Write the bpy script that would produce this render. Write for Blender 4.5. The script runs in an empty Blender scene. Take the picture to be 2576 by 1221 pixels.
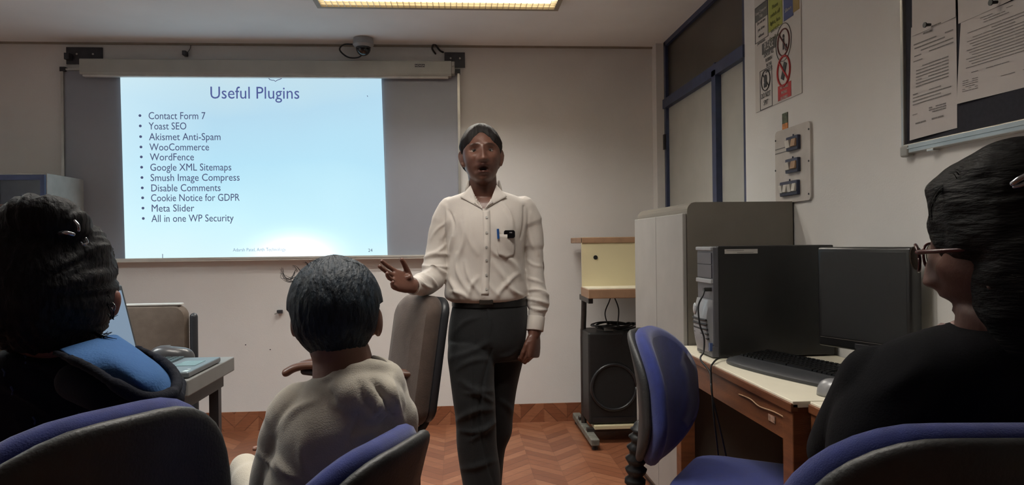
import bpy, bmesh, math, random
import numpy as np
from mathutils import Vector, Matrix, noise, Euler
random.seed(7)
sc = bpy.context.scene
COL = sc.collection
# ---------------------------------------------------------------- camera, light, exposure
F, YAW, PITCH, ROLL, CAMZ = 1850.0, .0747, 0.0, -.0118, 1.2
_f = Vector((math.sin(YAW)*math.cos(PITCH), math.cos(YAW)*math.cos(PITCH), math.sin(PITCH)))
_r = Vector((math.cos(YAW), -math.sin(YAW), 0)); _u = _r.cross(_f)
CR = _r*math.cos(ROLL) + _u*math.sin(ROLL); CU = _u*math.cos(ROLL) - _r*math.sin(ROLL)
cam = bpy.data.cameras.new('camera'); camo = bpy.data.objects.new('camera', cam); COL.objects.link(camo)
cam.sensor_width = 36; cam.lens = F/2576*36; cam.clip_start = .05
camo.matrix_world = Matrix.Translation((0, 0, CAMZ)) @ Matrix((CR, CU, -_f)).transposed().to_4x4()
sc.camera = camo
w = bpy.data.worlds.new('world'); sc.world = w; w.use_nodes = True
w.node_tree.nodes['Background'].inputs[0].default_value = (.5, .55, .6, 1)
w.node_tree.nodes['Background'].inputs[1].default_value = .02
sc.view_settings.view_transform = 'Standard'; sc.view_settings.look = 'None'
sc.view_settings.gamma = 1; sc.view_settings.exposure = 0.0
sc.view_settings.use_curve_mapping = False
CEIL = 2.51; BACK = 4.89; RW = 1.375; LW = -3.3; REAR = -2.6
def area(name, loc, sx, sy, power, col, spread=180):
    l = bpy.data.lights.new(name, 'AREA'); l.shape = 'RECTANGLE'; l.size = sx; l.size_y = sy
    l.energy = power; l.color = col; l.spread = math.radians(spread)
    o = bpy.data.objects.new(name, l); o.location = loc; COL.objects.link(o); return o
LAMP1 = (-.082, 3.72, CEIL); LAMP2 = (-.20, 1.85, CEIL); LEFT_FILL = (-2.35, 2.55, CEIL)  # the third is an unseen fill, added to brighten the left side
WARM = (.96, .98, 1)
for nm, L_, pw, c_ in (('front', LAMP1, 56, (1, .975, .925)), ('room', LAMP2, 42, (1, .985, .95)), ('left', LEFT_FILL, 76, (.86, .95, 1))):
    for dy in (-.15, .15):      # two tubes in each ceiling light; the left pair is added fill
        area(nm+'_tube_light', (L_[0], L_[1]+dy, CEIL-.012), 1.20, .05, pw/2, c_, 165)

def at(px, py, Y):
    d = CR*((px-1288)/F) - CU*((py-610.5)/F) + _f
    d = d*(Y/d.y); return Vector((d.x, d.y, d.z+CAMZ))
def atx(px, py, X):
    d = CR*((px-1288)/F) - CU*((py-610.5)/F) + _f
    d = d*(X/d.x); return Vector((d.x, d.y, d.z+CAMZ))
def atz(px, py, Z):
    d = CR*((px-1288)/F) - CU*((py-610.5)/F) + _f
    d = d*((Z-CAMZ)/d.z); return Vector((d.x, d.y, d.z+CAMZ))
def project(co):
    d = co - np.array((0, 0, CAMZ)); z = d@np.array(_f)
    return 1288+F*(d@np.array(CR))/z, 610.5-F*(d@np.array(CU))/z

# ---------------------------------------------------------------- materials
def lin(c):
    return tuple(((v/255)/12.92 if v/255 <= .04045 else ((v/255+.055)/1.055)**2.4) for v in c)
class NT:
    def __init__(s, m): s.t = m.node_tree; s.n = s.t.nodes; s.l = s.t.links
    def new(s, k, **kw):
        n = s.n.new(k)
        for a, b in kw.items(): setattr(n, a, b)
        return n
    def val(s, n, i, v):
        if hasattr(v, 'is_output'): s.l.new(v, n.inputs[i])
        else: n.inputs[i].default_value = v
    def math(s, op, a, b=0, c=None):
        n = s.new('ShaderNodeMath', operation=op); s.val(n, 0, a); s.val(n, 1, b)
        if c is not None: s.val(n, 2, c)
        return n.outputs[0]
MATS = {}
def mat(name, col, rough=.6, var=.06, vscale=12, bump=0, bscale=60, metal=0, spec=.5, stretch=(1, 1, 1), sheen=0, coat=0, col2=None, attr=None, detail=4):
    """principled material; a noise varies the colour and, if asked, bumps the surface"""
    if name in MATS: return MATS[name]
    m = bpy.data.materials.new(name); m.use_nodes = True; N = NT(m); b = N.n['Principled BSDF']
    c = lin(col) if max(col) > 1 else col
    tc = N.new('ShaderNodeTexCoord'); mp = N.new('ShaderNodeMapping'); mp.inputs['Scale'].default_value = stretch
    N.l.new(tc.outputs['Object'], mp.inputs['Vector'])
    nz = N.new('ShaderNodeTexNoise'); nz.inputs['Scale'].default_value = vscale; nz.inputs['Detail'].default_value = detail
    N.l.new(mp.outputs[0], nz.inputs['Vector'])
    mx = N.new('ShaderNodeMix', data_type='RGBA')
    c2 = (lin(col2) if col2 else tuple(v*(1-2*var) for v in c)); c1 = c if col2 else tuple(min(1, v*(1+2*var)) for v in c)
    mx.inputs[6].default_value = (*c1, 1); mx.inputs[7].default_value = (*c2, 1)
    mr = N.new('ShaderNodeMapRange'); mr.inputs[1].default_value = .3; mr.inputs[2].default_value = .7
    N.l.new(nz.outputs[0], mr.inputs[0]); N.l.new(mr.outputs[0], mx.inputs[0])
    out = mx.outputs[2]
    if attr:
        at_ = N.new('ShaderNodeAttribute', attribute_name=attr)
        m2 = N.new('ShaderNodeMix', data_type='RGBA', blend_type='MULTIPLY'); m2.inputs[0].default_value = 1
        N.l.new(out, m2.inputs[6]); N.l.new(at_.outputs[0], m2.inputs[7]); out = m2.outputs[2]
    N.l.new(out, b.inputs['Base Color'])
    b.inputs['Roughness'].default_value = rough; b.inputs['Metallic'].default_value = metal
    b.inputs['Specular IOR Level'].default_value = spec
    if sheen: b.inputs['Sheen Weight'].default_value = sheen
    if coat: b.inputs['Coat Weight'].default_value = coat
    if bump:
        n2 = N.new('ShaderNodeTexNoise'); n2.inputs['Scale'].default_value = bscale; n2.inputs['Detail'].default_value = 6
        N.l.new(mp.outputs[0], n2.inputs['Vector'])
        bp = N.new('ShaderNodeBump'); bp.inputs['Strength'].default_value = bump; bp.inputs['Distance'].default_value = .01
        N.l.new(n2.outputs[0], bp.inputs['Height']); N.l.new(bp.outputs[0], b.inputs['Normal'])
    MATS[name] = m; return m
def emis(name, col, s):
    m = bpy.data.materials.new(name); m.use_nodes = True; N = NT(m); b = N.n['Principled BSDF']
    c = lin(col); b.inputs['Base Color'].default_value = (.02, .02, .02, 1); b.inputs['Specular IOR Level'].default_value = .1
    b.inputs['Emission Color'].default_value = (*c, 1); b.inputs['Emission Strength'].default_value = s
    MATS[name] = m; return m

M_WALL = mat('wall_paint', (218, 217, 215), .85, .015, 3, .08, 160)
M_CEIL = mat('ceiling_paint', (236, 238, 238), .9, .02, 2, .05, 120)
def herringbone(name, vertical=False):
    m = bpy.data.materials.new(name); m.use_nodes = True; N = NT(m); b = N.n['Principled BSDF']
    tc = N.new('ShaderNodeTexCoord'); sp = N.new('ShaderNodeSeparateXYZ'); N.l.new(tc.outputs['Object'], sp.inputs[0])
    x = sp.outputs[0]; y = sp.outputs[2] if vertical else sp.outputs[1]
    u = N.math('DIVIDE', x, .155); cu = N.math('FLOOR', u)
    tri = N.math('PINGPONG', u, 1)
    v = N.math('DIVIDE', N.math('ADD', y, N.math('MULTIPLY', tri, .155)), .088)
    cv = N.math('FLOOR', v); fr = N.math('FRACT', v); fu = N.math('FRACT', u)
    cmb = N.new('ShaderNodeCombineXYZ'); N.l.new(cu, cmb.inputs[0]); N.l.new(cv, cmb.inputs[1])
    wn = N.new('ShaderNodeTexWhiteNoise', noise_dimensions='2D'); N.l.new(cmb.outputs[0], wn.inputs['Vector'])
    rp = N.new('ShaderNodeValToRGB'); e = rp.color_ramp.elements
    e[0].color = (*lin((138, 84, 58)), 1); e[1].color = (*lin((176, 118, 86)), 1)
    e2 = e.new(.5); e2.color = (*lin((158, 100, 70)), 1)
    N.l.new(wn.outputs[0], rp.inputs[0])
    gr = N.new('ShaderNodeTexNoise'); gr.inputs['Scale'].default_value = 9; gr.inputs['Detail'].default_value = 6
    mp = N.new('ShaderNodeMapping'); mp.inputs['Scale'].default_value = (2, 14, 14); N.l.new(tc.outputs['Object'], mp.inputs[0]); N.l.new(mp.outputs[0], gr.inputs['Vector'])
    mg = N.new('ShaderNodeMix', data_type='RGBA', blend_type='MULTIPLY'); mg.inputs[0].default_value = .55
    N.l.new(rp.outputs[0], mg.inputs[6]); N.l.new(gr.outputs[0], mg.inputs[7])
    gap = N.math('MAXIMUM', N.math('LESS_THAN', fr, .09), N.math('MULTIPLY', N.math('LESS_THAN', fu, .02), .6))
    md = N.new('ShaderNodeMix', data_type='RGBA'); N.l.new(N.math('MULTIPLY', gap, .5), md.inputs[0]); N.l.new(mg.outputs[2], md.inputs[6])
    md.inputs[7].default_value = (*lin((70, 38, 26)), 1)
    N.l.new(md.outputs[2], b.inputs['Base Color']); b.inputs['Roughness'].default_value = .38
    return m
M_FLOOR = herringbone('parquet'); M_SKIRT = herringbone('parquet_skirting', True)

# ---------------------------------------------------------------- object helpers
def tag(o, label=None, cat=None, group=None, kind=None):
    if label: o['label'] = label
    if cat: o['category'] = cat
    if group: o['group'] = group
    if kind: o['kind'] = kind
    return o
def empty(name, loc, label=None, cat=None, group=None, rz=0):
    o = bpy.data.objects.new(name, None); o.location = loc; o.rotation_euler = (0, 0, rz); o.empty_display_size = .05
    COL.objects.link(o); return tag(o, label, cat, group)
def link(name, me, m=None, parent=None, smooth=False, world=True):
    """world=True: vertices are in world coordinates even under a parent at some place"""
    if m: me.materials.append(m)
    o = bpy.data.objects.new(name, me); COL.objects.link(o)
    if smooth:
        for p in me.polygons: p.use_smooth = True
    if parent:
        o.parent = parent
        if world:
            base = Vector(parent.location); q = parent
            while q.parent: q = q.parent; base += Vector(q.location)
            me.transform(Matrix.Translation(-base))
    elif world:
        if len(me.vertices):
            co = np.array([v.co[:] for v in me.vertices]); c = (co.min(0)+co.max(0))/2; c[2] = co[:, 2].min()
            me.transform(Matrix.Translation(-Vector(c))); o.location = c
    return o
class MB:
    """collects shapes for one mesh"""
    def __init__(s): s.b = bmesh.new()
    def box(s, lo, hi, mtx=None, bev=0):
        lo = Vector(lo); hi = Vector(hi); c = (lo+hi)/2; d = hi-lo
        r = bmesh.ops.create_cube(s.b, size=1); vs = r['verts']
        bmesh.ops.scale(s.b, vec=[abs(v) for v in d], verts=vs); bmesh.ops.translate(s.b, vec=c, verts=vs)
        if bev:
            es = list({e for v in vs for e in v.link_edges})
            rr = bmesh.ops.bevel(s.b, geom=es, offset=bev, segments=3, affect='EDGES', profile=.5)
            vs = list({v for f in rr['faces'] for v in f.verts} | {v for v in vs if v.is_valid})
        if mtx: bmesh.ops.transform(s.b, matrix=mtx, verts=vs)
        return s
    def cyl(s, p0, p1, r, r2=None, seg=20):
        p0 = Vector(p0); p1 = Vector(p1); d = p1-p0
        q = d.to_track_quat('Z', 'Y').to_matrix().to_4x4()
        m = Matrix.Translation((p0+p1)/2) @ q
        bmesh.ops.create_cone(s.b, cap_ends=True, segments=seg, radius1=r, radius2=r if r2 is None else r2, depth=d.length, matrix=m); return s
    def sph(s, c, r, seg=20, mtx=None):
        if isinstance(r, (int, float)): r = (r, r, r)
        m = Matrix.Translation(c) @ (mtx.to_4x4() if mtx else Matrix()) @ Matrix.Diagonal((*r, 1))
        bmesh.ops.create_uvsphere(s.b, u_segments=seg, v_segments=max(8, seg//2+2), radius=1, matrix=m); return s
    def quad(s, *p):
        s.b.faces.new([s.b.verts.new(v) for v in p]); return s
    def rings(s, rings, cap=True, closed=True):
        R = [[s.b.verts.new(p) for p in r] for r in rings]; n = len(R[0])
        for a, b in zip(R, R[1:]):
            for i in range(n if closed else n-1):
                j = (i+1) % n; s.b.faces.new((a[i], a[j], b[j], b[i]))
        if cap: s.b.faces.new(R[0][::-1]); s.b.faces.new(R[-1])
        return s
    def tube(s, pts, rad, seg=10, flat=1.0, up=(0, 0, 1), round_ends=True):
        """tube along pts; rad number or list; flat scales the width across 'up'"""
        pts = [Vector(p) for p in pts]; n = len(pts)
        if isinstance(rad, (int, float)): rad = [rad]*n
        rad = list(rad)
        T = [(pts[min(i+1, n-1)]-pts[max(i-1, 0)]).normalized() for i in range(n)]
        if round_ends:
            P = []; Rr = []; TT = []
            for k in (1, .8, .45): P.append(pts[0]-T[0]*rad[0]*k); Rr.append(rad[0]*max(.08, math.sqrt(1-k*k))); TT.append(T[0])
            P += pts; Rr += rad; TT += T
            for k in (.45, .8, 1): P.append(pts[-1]+T[-1]*rad[-1]*k); Rr.append(rad[-1]*max(.08, math.sqrt(1-k*k))); TT.append(T[-1])
            pts, rad, T = P, Rr, TT
        u = Vector(up); rr = []
        for p, r, t in zip(pts, rad, T):
            a = u-t*u.dot(t)
            if a.length < 1e-3: a = Vector((1, 0, .01))-t*t.x
            a.normalize(); b = t.cross(a); u = a if up == (0, 0, 1) else u
            rr.append([p+a*(r*math.cos(q))+b*(r*flat*math.sin(q)) for q in [2*math.pi*i/seg for i in range(seg)]])
        return s.rings(rr)
    def mesh(s, name='m'):
        bmesh.ops.recalc_face_normals(s.b, faces=s.b.faces)
        me = bpy.data.meshes.new(name); s.b.to_mesh(me); s.b.free(); return me
    def build(s, name, m, parent=None, smooth=False, world=True):
        o = link(name, s.mesh(name), m, parent, smooth, world)
        if smooth == 'auto':
            for p in o.data.polygons: p.use_smooth = True
            try: o.data.set_sharp_from_angle(angle=math.radians(35))
            except Exception: pass
        return o
    def remesh(s, name, m, vox, parent=None, smooth_it=4, fn=None, colfn=None, fac=.5, dec=1.0):
        """union of all shapes as one continuous surface; fn displaces the vertices"""
        me = s.mesh(name); o = bpy.data.objects.new('tmp', me); COL.objects.link(o)
        r = o.modifiers.new('r', 'REMESH'); r.mode = 'VOXEL'; r.voxel_size = vox; r.use_smooth_shade = True
        if smooth_it:
            q = o.modifiers.new('s', 'SMOOTH'); q.iterations = smooth_it; q.factor = fac
        dg = bpy.context.evaluated_depsgraph_get(); dg.update()
        ev = o.evaluated_get(dg); me2 = bpy.data.meshes.new_from_object(ev); me2.name = name
        bpy.data.objects.remove(o)
        nv = len(me2.vertices); co = np.empty(nv*3); me2.vertices.foreach_get('co', co); co = co.reshape(-1, 3)
        no = np.empty(nv*3); me2.vertices.foreach_get('normal', no); no = no.reshape(-1, 3)
        if fn is not None:
            co = fn(co, no); me2.vertices.foreach_set('co', co.ravel()); me2.update()
        if colfn is not None:
            c = colfn(co); ca = me2.color_attributes.new('Col', 'FLOAT_COLOR', 'POINT')
            ca.data.foreach_set('color', np.hstack([c, np.ones((nv, 1))]).ravel())
        me2.materials.clear()
        return link(name, me2, m, parent, True)
def bez(pts, n=12):
    """smooth curve through points"""
    pts = [Vector(p) for p in pts]; out = []
    for i in range(len(pts)-1):
        p0 = pts[max(i-1, 0)]; p1 = pts[i]; p2 = pts[i+1]; p3 = pts[min(i+2, len(pts)-1)]
        for k in range(n):
            t = k/n
            out.append(.5*((2*p1)+(p2-p0)*t+(2*p0-5*p1+4*p2-p3)*t*t+(3*p1-p0-3*p2+p3)*t**3))
    out.append(pts[-1]); return out
FONT = None
def text(name, body, size, m, mtx, parent=None, align='LEFT', extr=.0004, sx=1.0):
    c = bpy.data.curves.new(name, 'FONT'); c.body = body; c.size = size; c.extrude = extr; c.align_x = align; c.resolution_u = 3
    o = bpy.data.objects.new('tmp', c); COL.objects.link(o)
    dg = bpy.context.evaluated_depsgraph_get(); dg.update()
    me = bpy.data.meshes.new_from_object(o.evaluated_get(dg)); me.name = name; bpy.data.objects.remove(o); bpy.data.curves.remove(c)
    me.transform(mtx @ Matrix.Diagonal((sx, 1, 1, 1))); me.materials.clear(); return link(name, me, m, parent)
def nz3(co, s, seed=0):
    return np.array([noise.noise((c[0]*s+seed, c[1]*s, c[2]*s)) for c in co])
def rrect(w, h, r, n=6):
    """rounded rectangle outline, centred"""
    P = []
    for cx, cy, a0 in ((w/2-r, h/2-r, 0), (-w/2+r, h/2-r, 90), (-w/2+r, -h/2+r, 180), (w/2-r, -h/2+r, 270)):
        for k in range(n+1):
            a = math.radians(a0+90*k/n); P.append((cx+r*math.cos(a), cy+r*math.sin(a)))
    return P
def prism(mb, outline, d0, d1, fn):
    """outline (u,v) extruded from depth d0 to d1; fn maps (u,v,d) to a point"""
    return mb.rings([[fn(u, v, d) for u, v in outline] for d in (d0, d1)])

# ================================================================ THE ROOM
S = dict(kind='structure')
def struct(name, mb, m): return tag(mb.build(name, m), kind='structure')
struct('floor', MB().box((LW-.1, REAR-.1, -.1), (RW+.3, BACK+.12, 0)), M_FLOOR)
struct('ceiling', MB().box((LW-.1, REAR-.1, CEIL), (RW+.3, BACK+.12, CEIL+.1)), M_CEIL)
struct('wall_back', MB().box((LW-.1, BACK, 0), (RW+.3, BACK+.12, CEIL)), M_WALL)
struct('wall_left', MB().box((LW-.1, REAR, 0), (LW, BACK, CEIL)), M_WALL)
struct('wall_rear', MB().box((LW-.1, REAR-.1, 0), (RW+.3, REAR, CEIL)), M_WALL)
WY0, WY1 = 3.405, 4.79            # the window opening
mb = MB().box((RW, REAR, 0), (RW+.3, WY0, CEIL)).box((RW-.045, WY1, 0), (RW+.3, BACK, CEIL)).box((RW, WY0, 0), (RW+.3, WY1, .8))
struct('wall_right', mb, M_WALL)
struct('trim_1', MB().box((LW, BACK-.014, CEIL-.012), (RW-.045, BACK, CEIL)), mat('cornice', (150, 142, 130), .8))
struct('baseboard_back', MB().box((LW, BACK-.012, 0), (RW-.045, BACK, .122)), M_SKIRT)
struct('baseboard_left', MB().box((LW, REAR, 0), (LW+.012, BACK-.012, .122)), M_SKIRT)
# window in the right wall: blue frame, dark transom glass over pale frosted panes
M_BLUE = mat('blue_frame_paint', (44, 54, 84), .45, .1, 20)
M_TRANSOM = mat('dark_window_film', (62, 56, 48), .3, .15, 3)
M_FROST = mat('frosted_pane', (168, 168, 162), .5, .03, 5)
M_PALEFRAME = mat('pale_reveal', (150, 146, 134), .7)
win = empty('window_1', (RW+.03, (WY0+WY1)/2, .8)); tag(win, kind='structure')
fx0, fx1 = RW+.002, RW+.06
bz = 2.10
mb = MB()
mb.box((fx0, WY1-.055, .8), (fx1, WY1-.02, CEIL)).box((fx0, WY0, .8), (fx1, WY0+.03, CEIL))
mb.box((fx0-.012, WY0, bz-.03), (fx1, WY1-.02, bz+.03)).box((fx0, WY0, CEIL-.03), (fx1, WY1-.02, CEIL))
ym = atx(1801, 300, fx0)[1]
mb.box((fx0-.012, ym-.03, .8), (fx1, ym+.03, bz)).box((fx0-.008, ym-.012, bz), (fx1, ym+.012, bz+.04)).box((fx0, WY0, .8), (fx1, WY1-.02, .84))
mb.build('window_frame', M_BLUE, win)
mb = MB().box((fx0+.003, WY1-.02, .8), (fx1, WY1, CEIL)); mb.build('window_reveal', M_PALEFRAME, win)
MB().box((fx0+.02, WY0, bz+.03), (fx0+.026, WY1, CEIL)).build('transom_pane', M_TRANSOM, win)
MB().box((fx0+.02, WY0, .84), (fx0+.026, ym-.03, bz)).build('frosted_pane', M_FROST, win)
MB().box((fx0+.02, ym+.03, .84), (fx0+.026, WY1-.03, bz)).build('frosted_pane', M_FROST, win)
M_BLK = mat('black_plastic', (24, 24, 25), .45, .1)
MB().box((fx0-.012, WY1-.05, 1.80), (fx0+.004, WY1-.02, 1.90)).build('window_latch', M_BLK, win)
struct('wall_outside', MB().box((RW+.12, WY0-.1, .7), (RW+.14, BACK, CEIL)), M_TRANSOM)

# ceiling lights
M_LAMPFR = mat('lamp_frame', (150, 140, 125), .5)
M_TUBE = emis('lamp_tube_glow', (255, 228, 176), 2.6)
M_LOUV = mat('louvre_aluminium', (222, 216, 204), .3, .04, metal=.6)
def troffer(loc, label):
    t = empty('ceiling_light', loc, label, 'ceiling light')
    x, y, z = loc; W, D = .655, .325
    MB().box((x-W, y-D, z-.03), (x+W, y-D+.025, z)).box((x-W, y+D-.025, z-.03), (x+W, y+D, z)).box((x-W, y-D+.025, z-.03), (x-W+.025, y+D-.025, z)).box((x+W-.025, y-D+.025, z-.03), (x+W, y+D-.025, z)).build('lamp_frame', M_LAMPFR, t)
    MB().box((x-W+.025, y-D+.025, z-.008), (x+W-.025, y+D-.025, z-.004)).build('diffuser', M_TUBE, t)
    mb = MB()
    for i in range(1, 40): mb.box((x-W+.025+i*(2*W-.05)/40-.0012, y-D+.025, z-.029), (x-W+.025+i*(2*W-.05)/40+.0012, y+D-.025, z-.014))
    for i in range(1, 18): mb.box((x-W+.025, y-D+.025+i*(2*D-.05)/18-.0012, z-.029), (x+W-.025, y-D+.025+i*(2*D-.05)/18+.0012, z-.014))
    mb.build('louvre', M_LOUV, t); return t
troffer(LAMP1, 'lit rectangular ceiling light with a fine louvre grid, in front of the board')
troffer(LAMP2, 'rectangular ceiling light over the seated audience')
troffer(LEFT_FILL, 'added fill light near the left wall, out of view, shaped as a ceiling light')

# ================================================================ BOARD WALL
M_ALU = mat('aluminium', (178, 178, 174), .35, .04, metal=.7)
M_BOARD = mat('whiteboard', (142, 146, 156), .4, .02, 2)
M_BOARDBLK = mat('dark_cap', (40, 40, 44), .5)
yb = BACK-.03
bTL = at(152, 172, yb); bTR = at(1152, 186, yb); bBL = at(160, 652, yb); bBR = at(1166, 645, yb)
bx0, bx1, bz0, bz1 = (bTL.x+bBL.x)/2, (bTR.x+bBR.x)/2, (bBL.z+bBR.z)/2, bTL.z
board = empty('whiteboard', ((bx0+bx1)/2, BACK, bz0), 'large grey whiteboard on the back wall with aluminium frame, behind the slide', 'whiteboard')
MB().box((bx0+.012, yb+.008, bz0), (bx1-.012, BACK-.001, bz1-.01)).build('panel', M_BOARD, board)
MB().box((bx0, yb-.006, bz0), (bx0+.016, BACK-.001, bz1)).box((bx1-.016, yb-.006, bz0), (bx1, BACK-.001, bz1)).box((bx0, yb-.006, bz1-.012), (bx1, BACK-.001, bz1)).build('board_frame', M_ALU, board)
MB().box((bx0-.004, yb-.010, bz1-.02), (bx0+.03, BACK-.001, bz1+.008)).build('corner_cap', M_BOARDBLK, board)
MB().box((bx1-.03, yb-.010, bz1-.02), (bx1+.004, BACK-.001, bz1+.008)).build('corner_cap', M_BOARDBLK, board)
MB().box((bx0, yb-.03, bz0-.02), (bx1, BACK-.001, bz0), bev=.004).box((bx0, yb-.034, bz0-.006), (bx1, yb-.028, bz0+.006)).build('pen_tray', mat('tray_metal', (212, 212, 206), .35, .03, metal=.3), board)
# screen housing
yh = BACK-.10
hL = at(198, 142, yh); hR = at(1135, 156, yh); hb = at(600, 184, yh)
M_CASE = mat('screen_case_paint', (168, 170, 164), .45, .03, 6)
case = empty('projection_screen', ((hL.x+hR.x)/2, yh+.04, hb.z), 'rolled-up projection screen in a long pale housing above the whiteboard', 'projection screen')
ztop = (hL.z+hR.z)/2; zbot = ztop-.098
prof = [(-.035, zbot+.012), (-.03, zbot), (.03, zbot), (.035, zbot+.012), (.035, ztop-.006), (.028, ztop), (-.028, ztop), (-.035, ztop-.006)]
MB().rings([[(x, yh+.04+p, z) for p, z in prof] for x in (hL.x, hR.x)]).build('housing', M_CASE, case)
MB().box((hL.x+.01, yh+.02, zbot-.012), (hR.x-.02, yh+.055, zbot+.002), bev=.004).build('bottom_bar', mat('bar_grey', (205, 208, 204), .3), case)
MB().box((hR.x, yh+.006, zbot+.012), (hR.x+.022, yh+.07, ztop-.004), bev=.004).sph((hR.x+.010, yh+.004, ztop-.035), .006, 10).build('end_cap', mat('cap_grey', (150, 150, 145), .5), case)
lb = at(1056, 165, yh+.004)
nl = MB().box((lb.x-.032, lb.y-.001, lb.z-.010), (lb.x+.032, lb.y+.002, lb.z+.010)).build('name_label', mat('label_dark', (70, 70, 74), .5), case)
FR = Matrix(((1, 0, 0), (0, 0, -1), (0, 1, 0))).to_4x4()     # text plane facing the camera side of the room
text('lettering', 'NOVISA', .017, mat('label_white', (200, 200, 196), .5), Matrix.Translation((lb.x, lb.y-.002, lb.z-.006)) @ FR, nl, 'CENTER')
M_PLATE = mat('bracket_steel', (52, 52, 58), .5, .15, 20)
for px0, px1, py0, py1, lab in ((167, 258, 119, 162, 'dark metal wall bracket at the left end of the screen housing'), (1118, 1170, 132, 170, 'dark metal wall bracket at the right end of the screen housing')):
    a = at(px0, py0, BACK-.008); b = at(px1, py1, BACK-.008)
    t = empty('wall_bracket', ((a.x+b.x)/2, BACK, b.z), lab, 'bracket', 'brackets holding the screen housing')
    mb = MB().box((a.x, BACK-.012, b.z), (b.x, BACK-.001, a.z))
    q = a.x+.03 if px0 < 600 else a.x+.02
    mb.box((q-.02, BACK-.06, b.z+.02), (q+.01, BACK-.011, b.z+.06))
    mb.build('plate', M_PLATE, t)
    for k in (.3, .75): MB().cyl((a.x+(b.x-a.x)*k, BACK-.016, (a.z+b.z)/2+.01), (a.x+(b.x-a.x)*k, BACK-.010, (a.z+b.z)/2+.01), .006).build('screw', M_ALU, t)
# hook + cord on the casing
p = at(465, 132, BACK-.03)
t = empty('cord_clip', (p.x, BACK, p.z), 'small dark clip with a thin cord above the middle left of the housing', 'clip')
MB().box((p.x-.012, BACK-.05, p.z-.02), (p.x+.012, BACK-.001, p.z+.008), bev=.003).build('clip_body', M_PLATE, t)
MB().tube(bez([(p.x+.005, BACK-.01, p.z), (p.x+.025, BACK-.008, p.z+.03), (p.x+.032, BACK-.006, p.z+.07)]), .0018, 6).build('cord', M_PLATE, t)
# dome security camera
p = at(914, 118, BACK-.16)
t = empty('security_camera', (p.x, p.y, p.z), 'white dome security camera with dark bubble above the screen housing', 'camera')
mb = MB().cyl((p.x, p.y, CEIL-.001), (p.x, p.y, p.z+.012), .062, .066, 32).cyl((p.x, p.y, p.z+.012), (p.x, p.y, p.z-.004), .066, .052, 32)
mb.build('housing', mat('camera_white', (150, 150, 150), .4), t, 'auto')
MB().sph((p.x, p.y, p.z-.008), (.047, .047, .05), 28).build('dome', mat('dome_black', (14, 15, 18), .08, coat=.5), t, True)
MB().tube(bez([(p.x-.055, p.y+.02, p.z+.02), (p.x-.13, p.y+.06, p.z+.03), (p.x-.16, p.y+.08, p.z), (p.x-.11, p.y+.08, p.z-.045), (p.x-.04, p.y+.05, p.z-.055), (p.x+.0, p.y+.03, p.z-.03)]), .005, 8).build('cable', mat('cable_black', (20, 20, 22), .5), t, True)
# small wall things
p = at(1095, 122, BACK-.02)
t = MB().tube(bez([(p.x, BACK-.004, p.z-.03), (p.x-.02, BACK-.02, p.z), (p.x-.005, BACK-.03, p.z+.025), (p.x+.03, BACK-.008, p.z-.01), (p.x+.05, BACK-.006, p.z-.02)]), .006, 8).build('cable_end', M_BLK, None, True)
tag(t, 'short dark cable end looped on the wall by the right bracket', 'cable')
p = at(703, 786, BACK-.02)
t = empty('wall_hook', (p.x, BACK, p.z), 'small dark metal hook on the wall below the whiteboard', 'hook')
MB().box((p.x-.016, BACK-.028, p.z-.008), (p.x+.018, BACK-.001, p.z+.014), bev=.003).build('hook_plate', M_PLATE, t)
MB().tube([(p.x-.01, BACK-.02, p.z-.005), (p.x-.022, BACK-.05, p.z-.008)], .004, 8).build('hook_pin', M_ALU, t)
# marks on the wall
for px, py, lab in ((618, 868, 'tiny dark nail hole in the wall just right of the laptop table'), (680, 880, 'tiny dark nail hole in the wall below the small wall hook'), (1150, 820, 'tiny dark nail hole in the wall beside the tall armchair')):
    p = at(px, py, BACK)
    o = MB().cyl((p.x, BACK-.002, p.z), (p.x, BACK+.001, p.z), .004, seg=8).build('nail_hole', M_PLATE)
    tag(o, lab, 'nail hole', 'nail holes below the board')

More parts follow.
